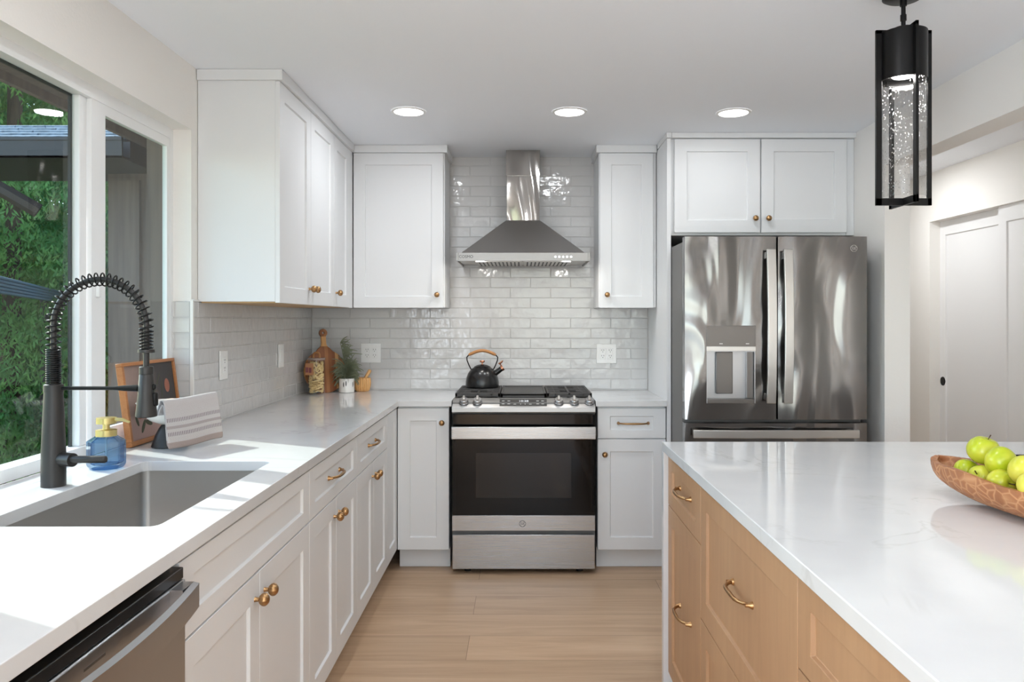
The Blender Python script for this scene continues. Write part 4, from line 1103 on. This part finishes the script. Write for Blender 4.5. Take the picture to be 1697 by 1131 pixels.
MX, MY = -0.962, 4.713
mo = tag(MB().lathe([(0, 0.0008), (0.036, 0.0008), (0.044, 0.01), (0.050, 0.035), (0.0515, 0.055), (0.049, 0.076), (0.047, 0.082), (0.043, 0.082), (0.044, 0.06), (0.034, 0.02), (0, 0.014)], 40, 0, Matrix.Translation((MX, MY, CT)), lobes=20, depth=0.09).build('mortar', 'mortar_wood', loc=(MX, MY, CT)), 'ribbed wooden mortar right of the potted plant', 'mortar')
mo.location = (MX, MY, CT)
q = MB(); q.tube([(MX-0.012, MY, CT+0.032), (MX+0.012, MY-0.002, CT+0.07), (MX+0.045, MY-0.006, CT+0.124), (MX+0.049, MY-0.006, CT+0.13)], [0.014, 0.009, 0.0115, 0.007], 16)
tag(q.build('pestle', 'mortar_wood', loc=(MX, MY, CT+0.03)), 'wooden pestle leaning in the ribbed mortar', 'pestle')

# ------------------------------------------------------------------ range
rg = thing('gas_range', 'stainless steel slide-in gas range under the hood', 'stove', (cx, 4.45, 0))
hw = 0.380
def zs(y, s_=313.6): return CAMH-(y-530)/s_
Y0 = 4.113
MB().box(cx-hw, cx+hw, Y0+0.035, YB-0.012, 0.02, 0.905).build('body', 'fridge_side', rg, bevel=0.002)
q = MB(); q.prism([(-0.0, 0.0)], 0, 0) if False else None
# sloped control panel (profile in y-z extruded along x)
prof = [(Y0+0.004, 0.854), (Y0, 0.858), (Y0, 0.880), (Y0+0.004, 0.884), (4.200, 0.924), (4.215, 0.924), (4.215, 0.854)]
n = len(prof); vs = [(cx-hw, y, z) for y, z in prof]+[(cx+hw, y, z) for y, z in prof]
q.add(vs, [tuple(range(n)), tuple(range(2*n-1, n-1, -1))]+[(i, i+n, (i+1) % n+n, (i+1) % n) for i in range(n)])
cpan = q.build('control_panel', 'panel_steel', rg, bevel=0.0015)
slope = math.atan2(0.924-0.884, 4.200-Y0-0.004)
def on_panel(x, t_):   # t_ along slope 0..1
    return Vector((x, Y0+0.004+(4.200-Y0-0.004)*t_, 0.884+0.040*t_))
pn_ = Vector((0, -math.sin(slope), math.cos(slope)))
for px in (771, 793, 925, 950, 974.5):
    x = (px-866)/304+0.006; p = on_panel(x, 0.48); m = Matrix.Translation(p) @ pn_.to_track_quat('Z', 'Y').to_matrix().to_4x4()
    q = MB(); q.lathe([(0.0255, 0), (0.0255, 0.004), (0.0235, 0.006), (0.0235, 0.020), (0.022, 0.0225), (0, 0.0225)], 28, 0, m)
    kn = q.build('burner_knob', 'stainless_range', cpan, angle=30)
    q = MB(); q.box(-0.0062, 0.0062, -0.020, 0.020, 0.02, 0.036, 0, Matrix.Translation(p) @ Matrix.Rotation(slope, 4, 'X')); q.build('knob_grip', 'handle_steel', kn, bevel=0.003)
    q = MB(); q.lathe([(0.0268, 0.0003), (0.0268, 0.002)], 28, 0, m); q.build('knob_ring', 'black_enamel', kn)
m = Matrix.Translation(on_panel(cx-0.002, 0.5)) @ Matrix.Rotation(slope, 4, 'X')
q = MB(); q.box(-0.126, 0.126, -0.034, 0.034, 0.0, 0.0015, 0, m); disp = q.build('display', 'display_glass', cpan)
text_mesh('clock_digits', '10:28', 0.022, m @ Matrix.Translation((0.002, 0.013, 0.0018)) @ Matrix.Scale(1.1, 4, (1, 0, 0)), 'clock_glow', disp, 0.0002)
q = MB()
for xx in (-0.107, -0.077, 0.077, 0.104):
    for yy in (0.015, -0.015): q.box(xx-0.007, xx+0.007, yy-0.002, yy+0.0015, 0.0015, 0.0018, 0, m)
for xx in (-0.045, 0.038): q.box(xx-0.007, xx+0.007, -0.019, -0.016, 0.0015, 0.0018, 0, m)
for xx in (-0.014, 0.01): q.box(xx-0.0015, xx+0.0015, -0.020, -0.014, 0.0015, 0.0018, 0, m)
q.build('display_legends', 'white_plastic', disp)
# cooktop
MB().box(cx-hw+0.002, cx+hw-0.002, 4.216, YB-0.03, 0.905, 0.921).build('cooktop', 'black_enamel', rg, bevel=0.002)
def grate(x0, x1, solid=False):
    y0, y1 = 4.235, 4.735; z0, z1 = 0.9215, 0.947
    q = MB()
    if solid:
        q.box(x0, x1, y0, y1, 0.934, 0.943); q.box(x0, x1, y0, y0+0.012, z0, z1); q.box(x0, x1, y1-0.03, y1, z0, z1); q.box(x0, x0+0.012, y0, y1, z0, z1); q.box(x1-0.012, x1, y0, y1, z0, z1)
    else:
        q.box(x0, x1, y0, y0+0.014, z0+0.006, z1); q.box(x0, x1, y1-0.014, y1, z0, z1); q.box(x0, x0+0.012, y0, y1, z0, z1); q.box(x1-0.012, x1, y0, y1, z0, z1)
        xm = (x0+x1)/2
        for k in range(1, 9):
            y = y0+k*(y1-y0)/9
            if k in (2, 3, 6, 7): q.box(x0, xm-0.045, y-0.007, y+0.007, 0.934, z1); q.box(xm+0.045, x1, y-0.007, y+0.007, 0.934, z1)
            else: q.box(x0, x1, y-0.007, y+0.007, 0.934, z1)
        q.box(xm-0.006, xm+0.006, y0, y1, 0.937, z1)
        for xa in (x0+0.04, x1-0.052): q.box(xa, xa+0.01, y0, y1, 0.932, z1-0.003)
    return q.build('griddle' if solid else 'grate', 'cast_iron', rg, bevel=0.0015)
grate(cx-0.372, cx-0.128); grate(cx-0.124, cx+0.124, True); grate(cx+0.128, cx+0.372)
for xx in (cx-0.25, cx+0.25):
    for yy in (4.43, 4.62):
        MB().lathe([(0.045, 0.9205), (0.045, 0.926), (0.03, 0.932), (0, 0.932)], 24, 0, Matrix.Translation((xx, yy, 0))).build('burner', 'cast_iron', rg)
# door
DZ0, DZ1 = 0.231, 0.850
q = MB(); q.box(cx-hw+0.002, cx+hw-0.002, Y0+0.004, Y0+0.034, DZ0, 0.848); dr = q.build('oven_door', 'black_glass', rg, bevel=0.002)
MB().box(cx-0.253, cx+0.252, Y0+0.0028, Y0+0.0042, 0.405, 0.642).build('oven_window', 'oven_window', dr)
MB().box(cx-hw+0.002, cx+hw-0.002, Y0, Y0+0.01, DZ0, 0.312).build('door_trim', 'stainless_range', dr, bevel=0.0015)
q = MB(); zz0, zz1 = 0.722, 0.788
q.box(cx-hw+0.002, cx+hw-0.002, Y0-0.055, Y0-0.043, zz0, zz1)
q.box(cx-hw+0.002, cx-hw+0.022, Y0-0.045, Y0+0.004, zz0+0.008, zz1-0.008); q.box(cx+hw-0.022, cx+hw-0.002, Y0-0.045, Y0+0.004, zz0+0.008, zz1-0.008)
q.build('door_handle', 'stainless_range', dr, bevel=0.004, seg=3)
MB().box(cx-hw+0.003, cx+hw-0.003, Y0, Y0+0.03, 0.028, 0.2105).build('warming_drawer', 'stainless_range', rg, bevel=0.003)
for xx in (cx-0.3, cx+0.3): MB().cyl((xx, Y0+0.07, 0.0), (xx, Y0+0.07, 0.025), 0.018, 14).build('leg', 'kitchen_rubber', rg)
def emblem(parent, c_, n_, r, mat='chrome'):
    m = face_mat(c_, Vector(n_).cross(Vector((0, 0, 1)))*-1 if True else 0, n_)
    q = MB(); pts = [m @ Vector((r*math.cos(2*PI*k/28), 0.0008, r*math.sin(2*PI*k/28))) for k in range(28)]
    q.tube(pts, 0.0009, 6, closed=True)
    for j in range(4):
        a = R(45+90*j); q.tube([m @ Vector((r*0.86*math.cos(a+t_*1.1), 0.0008, r*0.86*math.sin(a+t_*1.1))) for t_ in (-.5, -.25, 0, .25, .5)], 0.0006, 5)
    e_ = q.build('round_emblem', mat, parent)
    text_mesh('monogram', 'GE', r*1.0, m @ Matrix.Translation((0, 0.0006, 0)) @ Matrix.Rotation(PI/2, 4, 'X') @ Matrix.Scale(1, 4), mat, e_, 0.0003)
    return e_
emblem(dr, (cx-0.006, Y0-0.0002, zs(868.5)), (0, -1, 0), 0.0165, 'dispenser_dark')

# kettle
KX, KY, KZ = -0.231, 4.60, 0.9495
kt = thing('kettle', 'black tea kettle with wooden arched handle on the back left burner', 'kettle', (KX, KY, KZ))
T = Matrix.Translation((KX, KY, KZ))
MB().lathe([(0, 0), (0.092, 0), (0.098, 0.003), (0.0985, 0.010), (0.098, 0.03), (0.094, 0.055), (0.084, 0.082), (0.068, 0.104), (0.05, 0.117), (0.048, 0.1185), (0.0, 0.1185)], 48, 0, T).build('body', 'black_enamel', kt, angle=50)
lid = MB().lathe([(0.049, 0.1188), (0.046, 0.122), (0.03, 0.130), (0.012, 0.134), (0, 0.134)], 36, 0, T).build('lid', 'black_enamel', kt)
MB().lathe([(0.005, 0.133), (0.0045, 0.144), (0.014, 0.146), (0.0155, 0.152), (0.013, 0.157), (0, 0.158)], 24, 0, T).build('lid_knob', 'copper', lid)
q = MB(); q.tube([(KX+0.060, KY-0.01, KZ+0.072), (KX+0.085, KY-0.012, KZ+0.088), (KX+0.118, KY-0.014, KZ+0.112)], [0.020, 0.0165, 0.0145], 18); q.build('spout', 'black_enamel', kt)
wsl = MB().tube([(KX+0.114, KY-0.014, KZ+0.109), (KX+0.124, KY-0.014, KZ+0.116)], 0.0165, 18).build('spout_whistle', 'copper', kt)
MB().tube([(KX+0.118, KY-0.014, KZ+0.118), (KX+0.108, KY-0.014, KZ+0.135), (KX+0.098, KY-0.014, KZ+0.137), (KX+0.112, KY-0.014, KZ+0.146), (KX+0.122, KY-0.014, KZ+0.157)], [0.004, 0.004, 0.006, 0.006, 0.0035], 8).build('trigger', 'copper', wsl)
hp = []
for (x, z) in [(-0.066, 0.104), (-0.078, 0.128), (-0.090, 0.158), (-0.091, 0.176), (-0.080, 0.189)]: hp.append((x, z))
arch = [(-0.080+0.16*k/12, 0.189+0.026*math.sin(PI*k/12)) for k in range(13)]
MB().tube([(KX+x, KY, KZ+z) for x, z in hp], 0.0035, 8).build('handle_wire', 'black_metal', kt)
MB().tube([(KX-x, KY, KZ+z) for x, z in hp], 0.0035, 8).build('handle_wire', 'black_metal', kt)
MB().tube([(KX+x, KY, KZ+z) for x, z in arch], [0.007]+[0.0095]*11+[0.007], 14).build('handle_grip', 'kettle_wood', kt)

# ------------------------------------------------------------------ hood
hx = 0.010
hd = thing('range_hood', 'stainless steel chimney range hood with pyramid canopy above the range', 'range hood', (hx, 4.55, 1.66))
HY = 4.300; HW = 0.370; YT = YB-0.009
q = MB(); q.box(hx-HW, hx+HW, HY, HY+0.006, 1.672, 1.718); q.box(hx-HW, hx-HW+0.006, HY+0.006, YT, 1.672, 1.718); q.box(hx+HW-0.006, hx+HW, HY+0.006, YT, 1.672, 1.718)
q.box(hx-HW, hx-HW+0.012, HY-0.006, HY, 1.672, 1.718); q.box(hx+HW-0.012, hx+HW, HY-0.006, HY, 1.672, 1.718)
q.box(hx-HW+0.006, hx+HW-0.006, HY+0.006, YT, 1.705, 1.717)
lip = q.build('lip', 'hood_lip', hd, bevel=0.001)
q = MB(); a = 0.345; cw = 0.1
vs = [(hx-a, HY+0.02, 1.718), (hx+a, HY+0.02, 1.718), (hx+a, YT, 1.718), (hx-a, YT, 1.718), (hx-cw, 4.575, 1.932), (hx+cw, 4.575, 1.932), (hx+cw, YT, 1.932), (hx-cw, YT, 1.932)]
q.add(vs, [(0, 1, 2, 3), (4, 7, 6, 5), (0, 4, 5, 1), (1, 5, 6, 2), (2, 6, 7, 3), (3, 7, 4, 0)])
q.build('canopy', 'stainless_hood', hd, bevel=0.0015)
q = MB(); q.box(hx-0.0965, hx+0.0965, 4.585, YT, 1.925, 2.200); q.build('lower_duct', 'stainless_duct', hd, bevel=0.001)
q = MB(); q.box(hx-0.1, hx+0.1, 4.580, YT, 2.196, ZC-0.001); q.build('upper_duct', 'stainless_duct', hd, bevel=0.001)
q = MB(); q.box(hx-HW+0.006, hx+HW-0.006, HY+0.006, YT, 1.682, 1.690)
und = q.build('underside_plate', 'stainless_hood', hd)
for x0, x1 in ((hx-0.27, hx-0.005), (hx+0.005, hx+0.27)):
    q = MB(); q.box(x0, x1, HY+0.10, YT-0.03, 1.674, 1.682); fl = q.build('baffle_filter', 'stainless_hood', hd, bevel=0.001)
    q = MB()
    for k in range(11):
        xx = x0+0.02+k*(x1-x0-0.04)/10; q.box(xx-0.004, xx+0.004, HY+0.115, YT-0.045, 1.6730, 1.6745)
    q.build('filter_slots', 'slot_black', fl)
for xx in (hx-0.245, hx+0.25):
    MB().lathe([(0.026, 1.680), (0.026, 1.6815), (0, 1.6815)], 20, 0, Matrix.Translation((xx, HY+0.055, 0))).build('hood_lamp', 'hood_glow', hd)
    area('hood_light', (xx, HY+0.055, 1.676), (xx, HY+0.12, 1.0), 0.05, 0.05, 0.9, (1, 0.96, 0.9), hd, 'DISK')
for k in range(5):
    m = Matrix.Translation((hx+0.178+k*0.0215, HY, 1.6945)) @ Matrix.Rotation(PI/2, 4, 'X')
    MB().lathe([(0.0082, 0), (0.0082, 0.004), (0.007, 0.005), (0, 0.005)], 20, 0, m).build('push_button', 'chrome', lip)
text_mesh('brand_lettering', 'COSMO', 0.022, Matrix.Translation((hx-0.355, HY-0.0004, 1.6955)) @ Matrix.Rotation(PI/2, 4, 'X'), 'slot_black', lip, 0.0003, 'LEFT')

# ------------------------------------------------------------------ refrigerator
RF0, RF1 = 0.803, 1.698; RY = 3.817
rf = thing('refrigerator', 'stainless steel french door refrigerator with ice dispenser', 'refrigerator', (1.244, 4.25, 0))
q = MB(); q.box(RF0, RF1-0.005, RY+0.068, YB-0.05, 0.015, 1.735); q.build('case', 'fridge_side', rf, bevel=0.003)
for xx in (RF0+0.03, RF1-0.1): MB().box(xx, xx+0.07, RY+0.02, RY+0.14, 1.7352, 1.752).build('hinge_cap', 'fridge_side', rf, bevel=0.004)
def fz(y): return CAMH+(530-y)/338
ZD0, ZD1 = 0.857, fz(392)
xs0, xs1, xs2, xs3 = RF0, 1.2515, 1.2605, RF1
def door_skin(name, x0, x1, z0, z1, hole=None, curve=0.006):
    q = MB(); nx = 24
    xs = [x0+(x1-x0)*k/nx for k in range(nx+1)]; zsl = [z0, z1]
    if hole:
        xs = sorted(set([x for x in xs if not (hole[0]-0.01 < x < hole[1]+0.01)]+[hole[0], hole[1]])); zsl = [z0, hole[2], hole[3], z1]
    def yf(x):
        u_ = (x-x0)/(x1-x0)*2-1; return RY+curve*abs(u_)**6*1.0+0.0012*u_*u_
    nxx = len(xs)
    vs = []; fs = []
    for z in zsl:
        for x in xs: vs.append((x, yf(x), z))
    for i in range(len(zsl)-1):
        for j in range(nxx-1):
            if hole and abs(zsl[i]-hole[2]) < 1e-6 and abs(xs[j]-hole[0]) < 1e-6: continue
            fs.append((i*nxx+j, i*nxx+j+1, (i+1)*nxx+j+1, (i+1)*nxx+j))
    nb = len(vs)
    vs += [(x0, RY+0.062, z0), (x1, RY+0.062, z0), (x1, RY+0.062, z1), (x0, RY+0.062, z1)]
    L = len(zsl)-1
    fs.append((nb, nb+1, nb+2, nb+3))
    fs.append((nb, *[j for j in range(nxx)], nb+1)); fs.append((nb+3, *[L*nxx+j for j in range(nxx)], nb+2))
    fs.append((nb, nb+3, *[i*nxx for i in range(L, -1, -1)])); fs.append((nb+1, nb+2, *[i*nxx+nxx-1 for i in range(L, -1, -1)]))
    q.add(vs, fs)
    return q.build(name, 'stainless_fridge', rf, angle=30)
HX0, HX1, HZ0, HZ1 = (1171-864)/338, (1252-864)/338, fz(669), fz(582)
ld = door_skin('fridge_door', xs0, xs1, ZD0, ZD1, (HX0, HX1, HZ0, HZ1))
rd = door_skin('fridge_door', xs2, xs3, ZD0, ZD1)
fd = door_skin('freezer_drawer', RF0, RF1, 0.06, 0.839)
MB().box(RF0+0.02, RF1-0.02, RY+0.05, RY+0.1, 0.0, 0.06).build('grille', 'dark_gap', rf)
# dispenser
ds = MB(); d_ = 0.055
ds.box(HX0, HX1, RY+d_-0.004, RY+d_, HZ0, HZ1); ds.box(HX0, HX0+0.004, RY+0.001, RY+d_-0.004, HZ0, HZ1); ds.box(HX1-0.004, HX1, RY+0.001, RY+d_-0.004, HZ0, HZ1)
ds.box(HX0+0.004, HX1-0.004, RY+0.001, RY+d_-0.004, HZ1-0.004, HZ1)
dsp = ds.build('dispenser_well', 'stainless', ld)
MB().box(HX0+0.004, HX1-0.004, RY-0.002, RY+d_-0.004, HZ0, HZ0+0.022).build('drip_tray', 'dispenser_dark', dsp, bevel=0.002)
MB().box(HX0-0.001, HX1+0.001, RY-0.003, RY+0.004, HZ1, fz(540)).build('dispenser_panel', 'dispenser_dark', dsp, bevel=0.002)
MB().box(HX0-0.001, HX1+0.001, RY-0.004, RY+0.01, HZ1-0.0, HZ1+0.022).build('dispenser_band', 'handle_steel', dsp, bevel=0.001)
MB().box(HX0+0.055, HX0+0.137, RY+0.030, RY+0.045, HZ0+0.045, HZ1-0.006).build('dispenser_paddle', 'dispenser_dark', dsp, bevel=0.003)
MB().box(HX1-0.035, HX1-0.006, RY+0.02, RY+0.05, HZ0+0.024, HZ1-0.004).build('well_corner', 'dispenser_dark', dsp)
for xx in (HX0+0.07, HX1-0.04): MB().box(xx-0.008, xx+0.008, RY-0.0045, RY-0.003, HZ1+0.034, HZ1+0.037).build('indicator', 'white_plastic', dsp)
def vhandle(parent, x0, x1, inner):
    q = MB(); z0, z1 = fz(672)+0.012, fz(412)-0.006; n = 24; vs = []; fs = []
    for k in range(n+1):
        t_ = k/n; z = z0+(z1-z0)*t_; y = RY-0.042-0.018*(1-(2*t_-1)**2)
        vs += [(x0, y, z), (x1, y, z), (x1, y+0.014, z), (x0, y+0.014, z)]
    for k in range(n):
        for j in range(4): fs.append((k*4+j, k*4+(j+1) % 4, k*4+4+(j+1) % 4, k*4+4+j))
    fs += [(3, 2, 1, 0), (n*4, n*4+1, n*4+2, n*4+3)]
    q.add(vs, fs)
    for za in (z0+0.01, z1-0.045):
        q.box(x0+0.008, x1-0.008, RY-0.034, RY+0.001, za, za+0.035)
    q.build('door_handle', 'handle_steel', parent, bevel=0.003, seg=3)
vhandle(ld, 1.192, 1.236, 0); vhandle(rd, 1.258+0.016, 1.318, 1)
q = MB(); n = 24; vs = []; fs = []; xa, xb = (1152-864)/345, (1430-864)/345; zc0, zc1 = 0.772, 0.812
for k in range(n+1):
    t_ = k/n; x = xa+(xb-xa)*t_; y = RY-0.045-0.012*(1-(2*t_-1)**2)
    vs += [(x, y, zc0), (x, y, zc1), (x, y+0.014, zc1), (x, y+0.014, zc0)]
for k in range(n):
    for j in range(4): fs.append((k*4+j, k*4+(j+1) % 4, k*4+4+(j+1) % 4, k*4+4+j))
fs += [(3, 2, 1, 0), (n*4, n*4+1, n*4+2, n*4+3)]
q.add(vs, fs); q.box(xa+0.01, xa+0.04, RY-0.034, RY+0.001, zc0+.006, zc1-.006); q.box(xb-0.04, xb-0.01, RY-0.034, RY+0.001, zc0+.006, zc1-.006)
q.build('drawer_handle', 'handle_steel', fd, bevel=0.003, seg=3)
emblem(rd, ((1415-864)/338, RY-0.0002, fz(412)), (0, -1, 0), 0.0165, 'handle_steel')

# ------------------------------------------------------------------ recessed lights
def can(x, y, label, power=CAN_W):
    t_ = thing('recessed_light', label, 'ceiling light', (x, y, ZC), 'round recessed ceiling lights')
    T = Matrix.Translation((x, y, 0))
    MB().lathe([(0.068, ZC-0.002), (0.070, ZC-0.006), (0.082, ZC-0.004), (0.084, ZC-0.0005)], 48, 0, T, caps=False).build('trim_ring', 'downlight_trim', t_)
    MB().lathe([(0.0, ZC-0.0035), (0.069, ZC-0.0035), (0.069, ZC-0.001), (0, ZC-0.001)], 40, 0, T, caps=False).build('lens', 'lamp_glow', t_)
    area('can_light', (x, y, ZC-0.008), (x, y, 0), 0.13, 0.13, power, (0.92, 0.96, 1.0), t_, 'DISK')
can(-0.540, 3.73, 'left of the three round recessed ceiling lights before the wall cabinets', 3.6)
can(0.231, 3.735, 'middle round recessed ceiling light in front of the hood', 3.8)
can(1.022, 3.75, 'right round recessed ceiling light in front of the refrigerator cabinet', 1.2)
for x in (-0.54, 0.45): can(x, 1.75, 'unseen added round recessed ceiling light overhead behind the frame', 3.0)  # out-of-view lights added to brighten the room
for x in (-0.54, 0.9):
    for y in (-0.3, -2.2): can(x, y, 'unseen added round recessed ceiling light overhead behind the frame')  # further out-of-view lights, also added for room brightness
can(2.2, 5.0, 'round recessed ceiling light in the hall', 10)

# ------------------------------------------------------------------ pendant
GX, GY = 1.168, 2.38
pd = thing('pendant_light', 'black rectangular-framed pendant lamp with seeded glass over the island', 'pendant lamp', (GX, GY, ZC))
T = Matrix.Translation((GX, GY, 0))
MB().lathe([(0.06, ZC-0.001), (0.06, ZC-0.014), (0.05, ZC-0.020), (0.012, ZC-0.022), (0.0, ZC-0.022)], 36, 0, T).build('canopy', 'black_metal', pd)
q = MB(); q.cyl((GX, GY, 2.236), (GX, GY, ZC-0.02), 0.0065, 14); q.lathe([(0.009, 2.262), (0.009, 2.28)], 14, 0, T); q.lathe([(0.010, ZC-0.04), (0.010, ZC-0.02)], 14, 0, T); q.build('stem', 'black_metal', pd)
P0z, P1z = 1.697, 2.2325; hwid = 0.085; bw = 0.018; bt = 0.0045
q = MB()
q.box(GX-hwid, GX-hwid+bw, GY-bt, GY+bt, P0z, P1z); q.box(GX+hwid-bw*0.7, GX+hwid, GY-bt, GY+bt, P0z, P1z)
q.box(GX-hwid, GX+hwid, GY-bt, GY+bt, P0z, P0z+0.022); q.box(GX-hwid, GX+hwid, GY-bt, GY+bt, P1z-0.012, P1z)
q.build('frame', 'black_metal', pd, bevel=0.0008)
q = MB()
q.box(GX-bt, GX+bt, GY-hwid, GY-hwid+bw, P0z, P1z); q.box(GX-bt, GX+bt, GY+hwid-bw, GY+hwid, P0z, P1z)
q.box(GX-bt, GX+bt, GY-hwid, GY+hwid, P0z, P0z+0.022); q.box(GX-bt, GX+bt, GY-hwid, GY+hwid, P1z-0.012, P1z)
q.build('frame', 'black_metal', pd, bevel=0.0008)
MB().lathe([(0.0, 2.240), (0.028, 2.240), (0.045, 2.228), (0.0675, 2.224), (0.0675, 2.078), (0.063, 2.078), (0.063, 2.095), (0.0, 2.096)], 48, 0, T, caps=False).build('lamp_housing', 'black_metal', pd, angle=30)
MB().lathe([(0.063, 1.721), (0.0645, 1.721), (0.0645, 2.08), (0.061, 2.08), (0.061, 1.721)], 64, 0, T, caps=False).build('glass_cylinder', 'seeded_glass', pd, angle=50)
MB().lathe([(0, 2.090), (0.030, 2.090), (0.034, 2.094), (0.0, 2.0945)], 28, 0, T, caps=False).build('bulb', 'pendant_glow', pd)
area('pendant_lamp', (GX, GY, 2.087), (GX, GY, 0), 0.06, 0.06, 1.0, (1, 0.97, 0.93), pd, 'DISK')

# ------------------------------------------------------------------ dough bowl + apples + dish
BX, BY, BR = 1.135, 1.665, R(11)
db = bpy.data.meshes.new('dough_bowl')
def bowl_mesh():
    q = MB(); nl, na = 40, 15; hl, hwd, H_ = 0.345, 0.112, 0.080
    def sect(u_, inner):
        w_ = hwd*(max(0, 1-abs(u_)**2.6))**0.62; w_ = max(w_, 0.004)
        zb_ = 0.010*0+0.055*abs(u_)**3.2; rim = H_+0.008*abs(u_)**2-0.004*math.cos(u_*7)
        if inner: w_ = max(w_-0.011, 0.0015); zb_ += 0.012; 
        out = []
        for k in range(na+1):
            a = PI*k/na; x = -math.cos(a)*w_; s__ = math.sin(a)**0.75
            wob = 0.004*math.sin(u_*16+2.2*math.cos(a)) if not inner else 0
            z = rim-(rim-zb_)*s__
            out.append((x*(1+wob*6*s__), z))
        return out
    for inner in (False, True):
        L = hl-(0.012 if inner else 0)
        vs = []; fs = []
        for i in range(nl+1):
            u_ = -1+2*i/nl
            for (x, z) in sect(u_, inner): vs.append((x, u_*L, z))
        for i in range(nl):
            for k in range(na): fs.append((i*(na+1)+k, i*(na+1)+k+1, (i+1)*(na+1)+k+1, (i+1)*(na+1)+k))
        b = q.add(vs, fs)
        if not inner: b0 = b
    b1 = b; m_ = na+1
    for i in range(nl):
        for k in (0, na):
            q.f.append((b0+i*m_+k, b0+(i+1)*m_+k, b1+(i+1)*m_+k, b1+i*m_+k)); q.mi.append(0)
    for i in (0, nl):
        for k in range(na): q.f.append((b0+i*m_+k, b0+i*m_+k+1, b1+i*m_+k+1, b1+i*m_+k)); q.mi.append(0)
    return q
q = bowl_mesh()
ob = q.build('dough_bowl', 'carved_wood', angle=60); ob.location = (BX, BY, CT+0.0008); ob.rotation_euler = (0, 0, BR)
tag(ob, 'long hand-carved wooden dough bowl holding green apples on the island', 'bowl')
def apple_obj(label, x, y, z, r, tilt=(0, 0, 0)):
    a_ = thing('green_apple', label, 'apple', (x, y, z), 'green apples in the carved bowl', local=True)
    pr = []
    for k in range(25):
        a = PI*k/24; rad = math.sin(a)*(1+0.06*math.cos(a)); zz = -math.cos(a)*0.93
        if a > 2.4: zz -= 0.28*((a-2.4)/(PI-2.4))**1.8*0.9
        if a < 0.5: zz += 0.14*((0.5-a)/0.5)**2
        pr.append((max(rad, 0)*r, zz*r))
    MB().lathe(pr, 32, 0, None, lobes=5, depth=0.03, caps=False).build('flesh', 'apple_skin', a_, angle=80)
    MB().tube([(0, 0, 0.62*r), (0.001, 0, 0.85*r), (0.003, 0.001, 1.08*r)], [0.0012, 0.001, 0.0016], 6).build('stem', 'apple_stem', a_)
    a_.rotation_euler = tilt
AP = [(1.096, 1.845, 1.0385, 0.0365, (0.2, 0.25, 0), 'green apple farthest from the viewer on top of the pile'),
      (1.088, 1.765, 1.026, 0.0345, (2.0, -0.5, 0.3), 'yellowish green apple on top, second from the far end'),
      (1.092, 1.680, 1.0225, 0.037, (-0.3, 0.2, 0), 'large yellow-green apple on top, third from the far end'),
      (1.0715, 1.872, 0.983, 0.030, (1.2, 0.5, 0), 'darker green apple low at the tip of the bowl'),
      (1.066, 1.806, 0.982, 0.0290, (0.5, -1.0, 0), 'small green apple wedged low beside the near rim'),
      (1.070, 1.735, 0.9835, 0.0310, (1.3, 1.0, 0), 'smooth green apple low under the second top apple'),
      (1.066, 1.615, 1.0, 0.034, (0.4, 0.6, 0), 'pale green apple at the right edge of the photo'),
      (1.138, 1.85, 0.982, 0.034, (0.3, 0.9, 0), 'green apple low on the far side of the bowl'),
      (1.142, 1.770, 0.978, 0.0340, (0.9, 0.4, 0), 'green apple low in the middle of the far side'),
      (1.166, 1.695, 0.978, 0.0345, (0.9, 0.2, 0), 'green apple low behind the large top apple'),
      (1.150, 1.61, 0.978, 0.0345, (0.1, 0.2, 0), 'green apple low toward the near end'),
      (1.118, 1.52, 0.978, 0.035, (0.1, 0.2, 0), 'green apple low nearest the near tip'),
      (1.145, 1.565, 1.036, 0.034, (0.5, 0.2, 0), 'green apple on top toward the near end')]
for x, y, z, r, tl, lb in AP: apple_obj(lb, x, y, z, r, tl)
DX, DY = 1.715, 2.53
T = Matrix.Translation((DX, DY, CT+0.0008))
MB_ = MB().lathe([(0, 0), (0.03, 0), (0.035, 0.006), (0.048, 0.022), (0.057, 0.040), (0.058, 0.042), (0.0555, 0.042), (0.046, 0.026), (0.03, 0.011), (0, 0.008)], 36, 0, T)
tag(MB_.build('small_bowl', ['white_ceramic'], loc=(DX, DY, CT), angle=60), 'small white bowl at the far right of the island', 'bowl')
q = MB(); q.box(DX-0.155, DX-0.048, DY-0.065, DY-0.052, CT+0.001, CT+0.005)
tag(q.build('butter_knife', 'black_metal', loc=(DX-0.1, DY-0.055, CT), bevel=0.001), 'slim dark knife handle lying beside the small white bowl', 'knife')
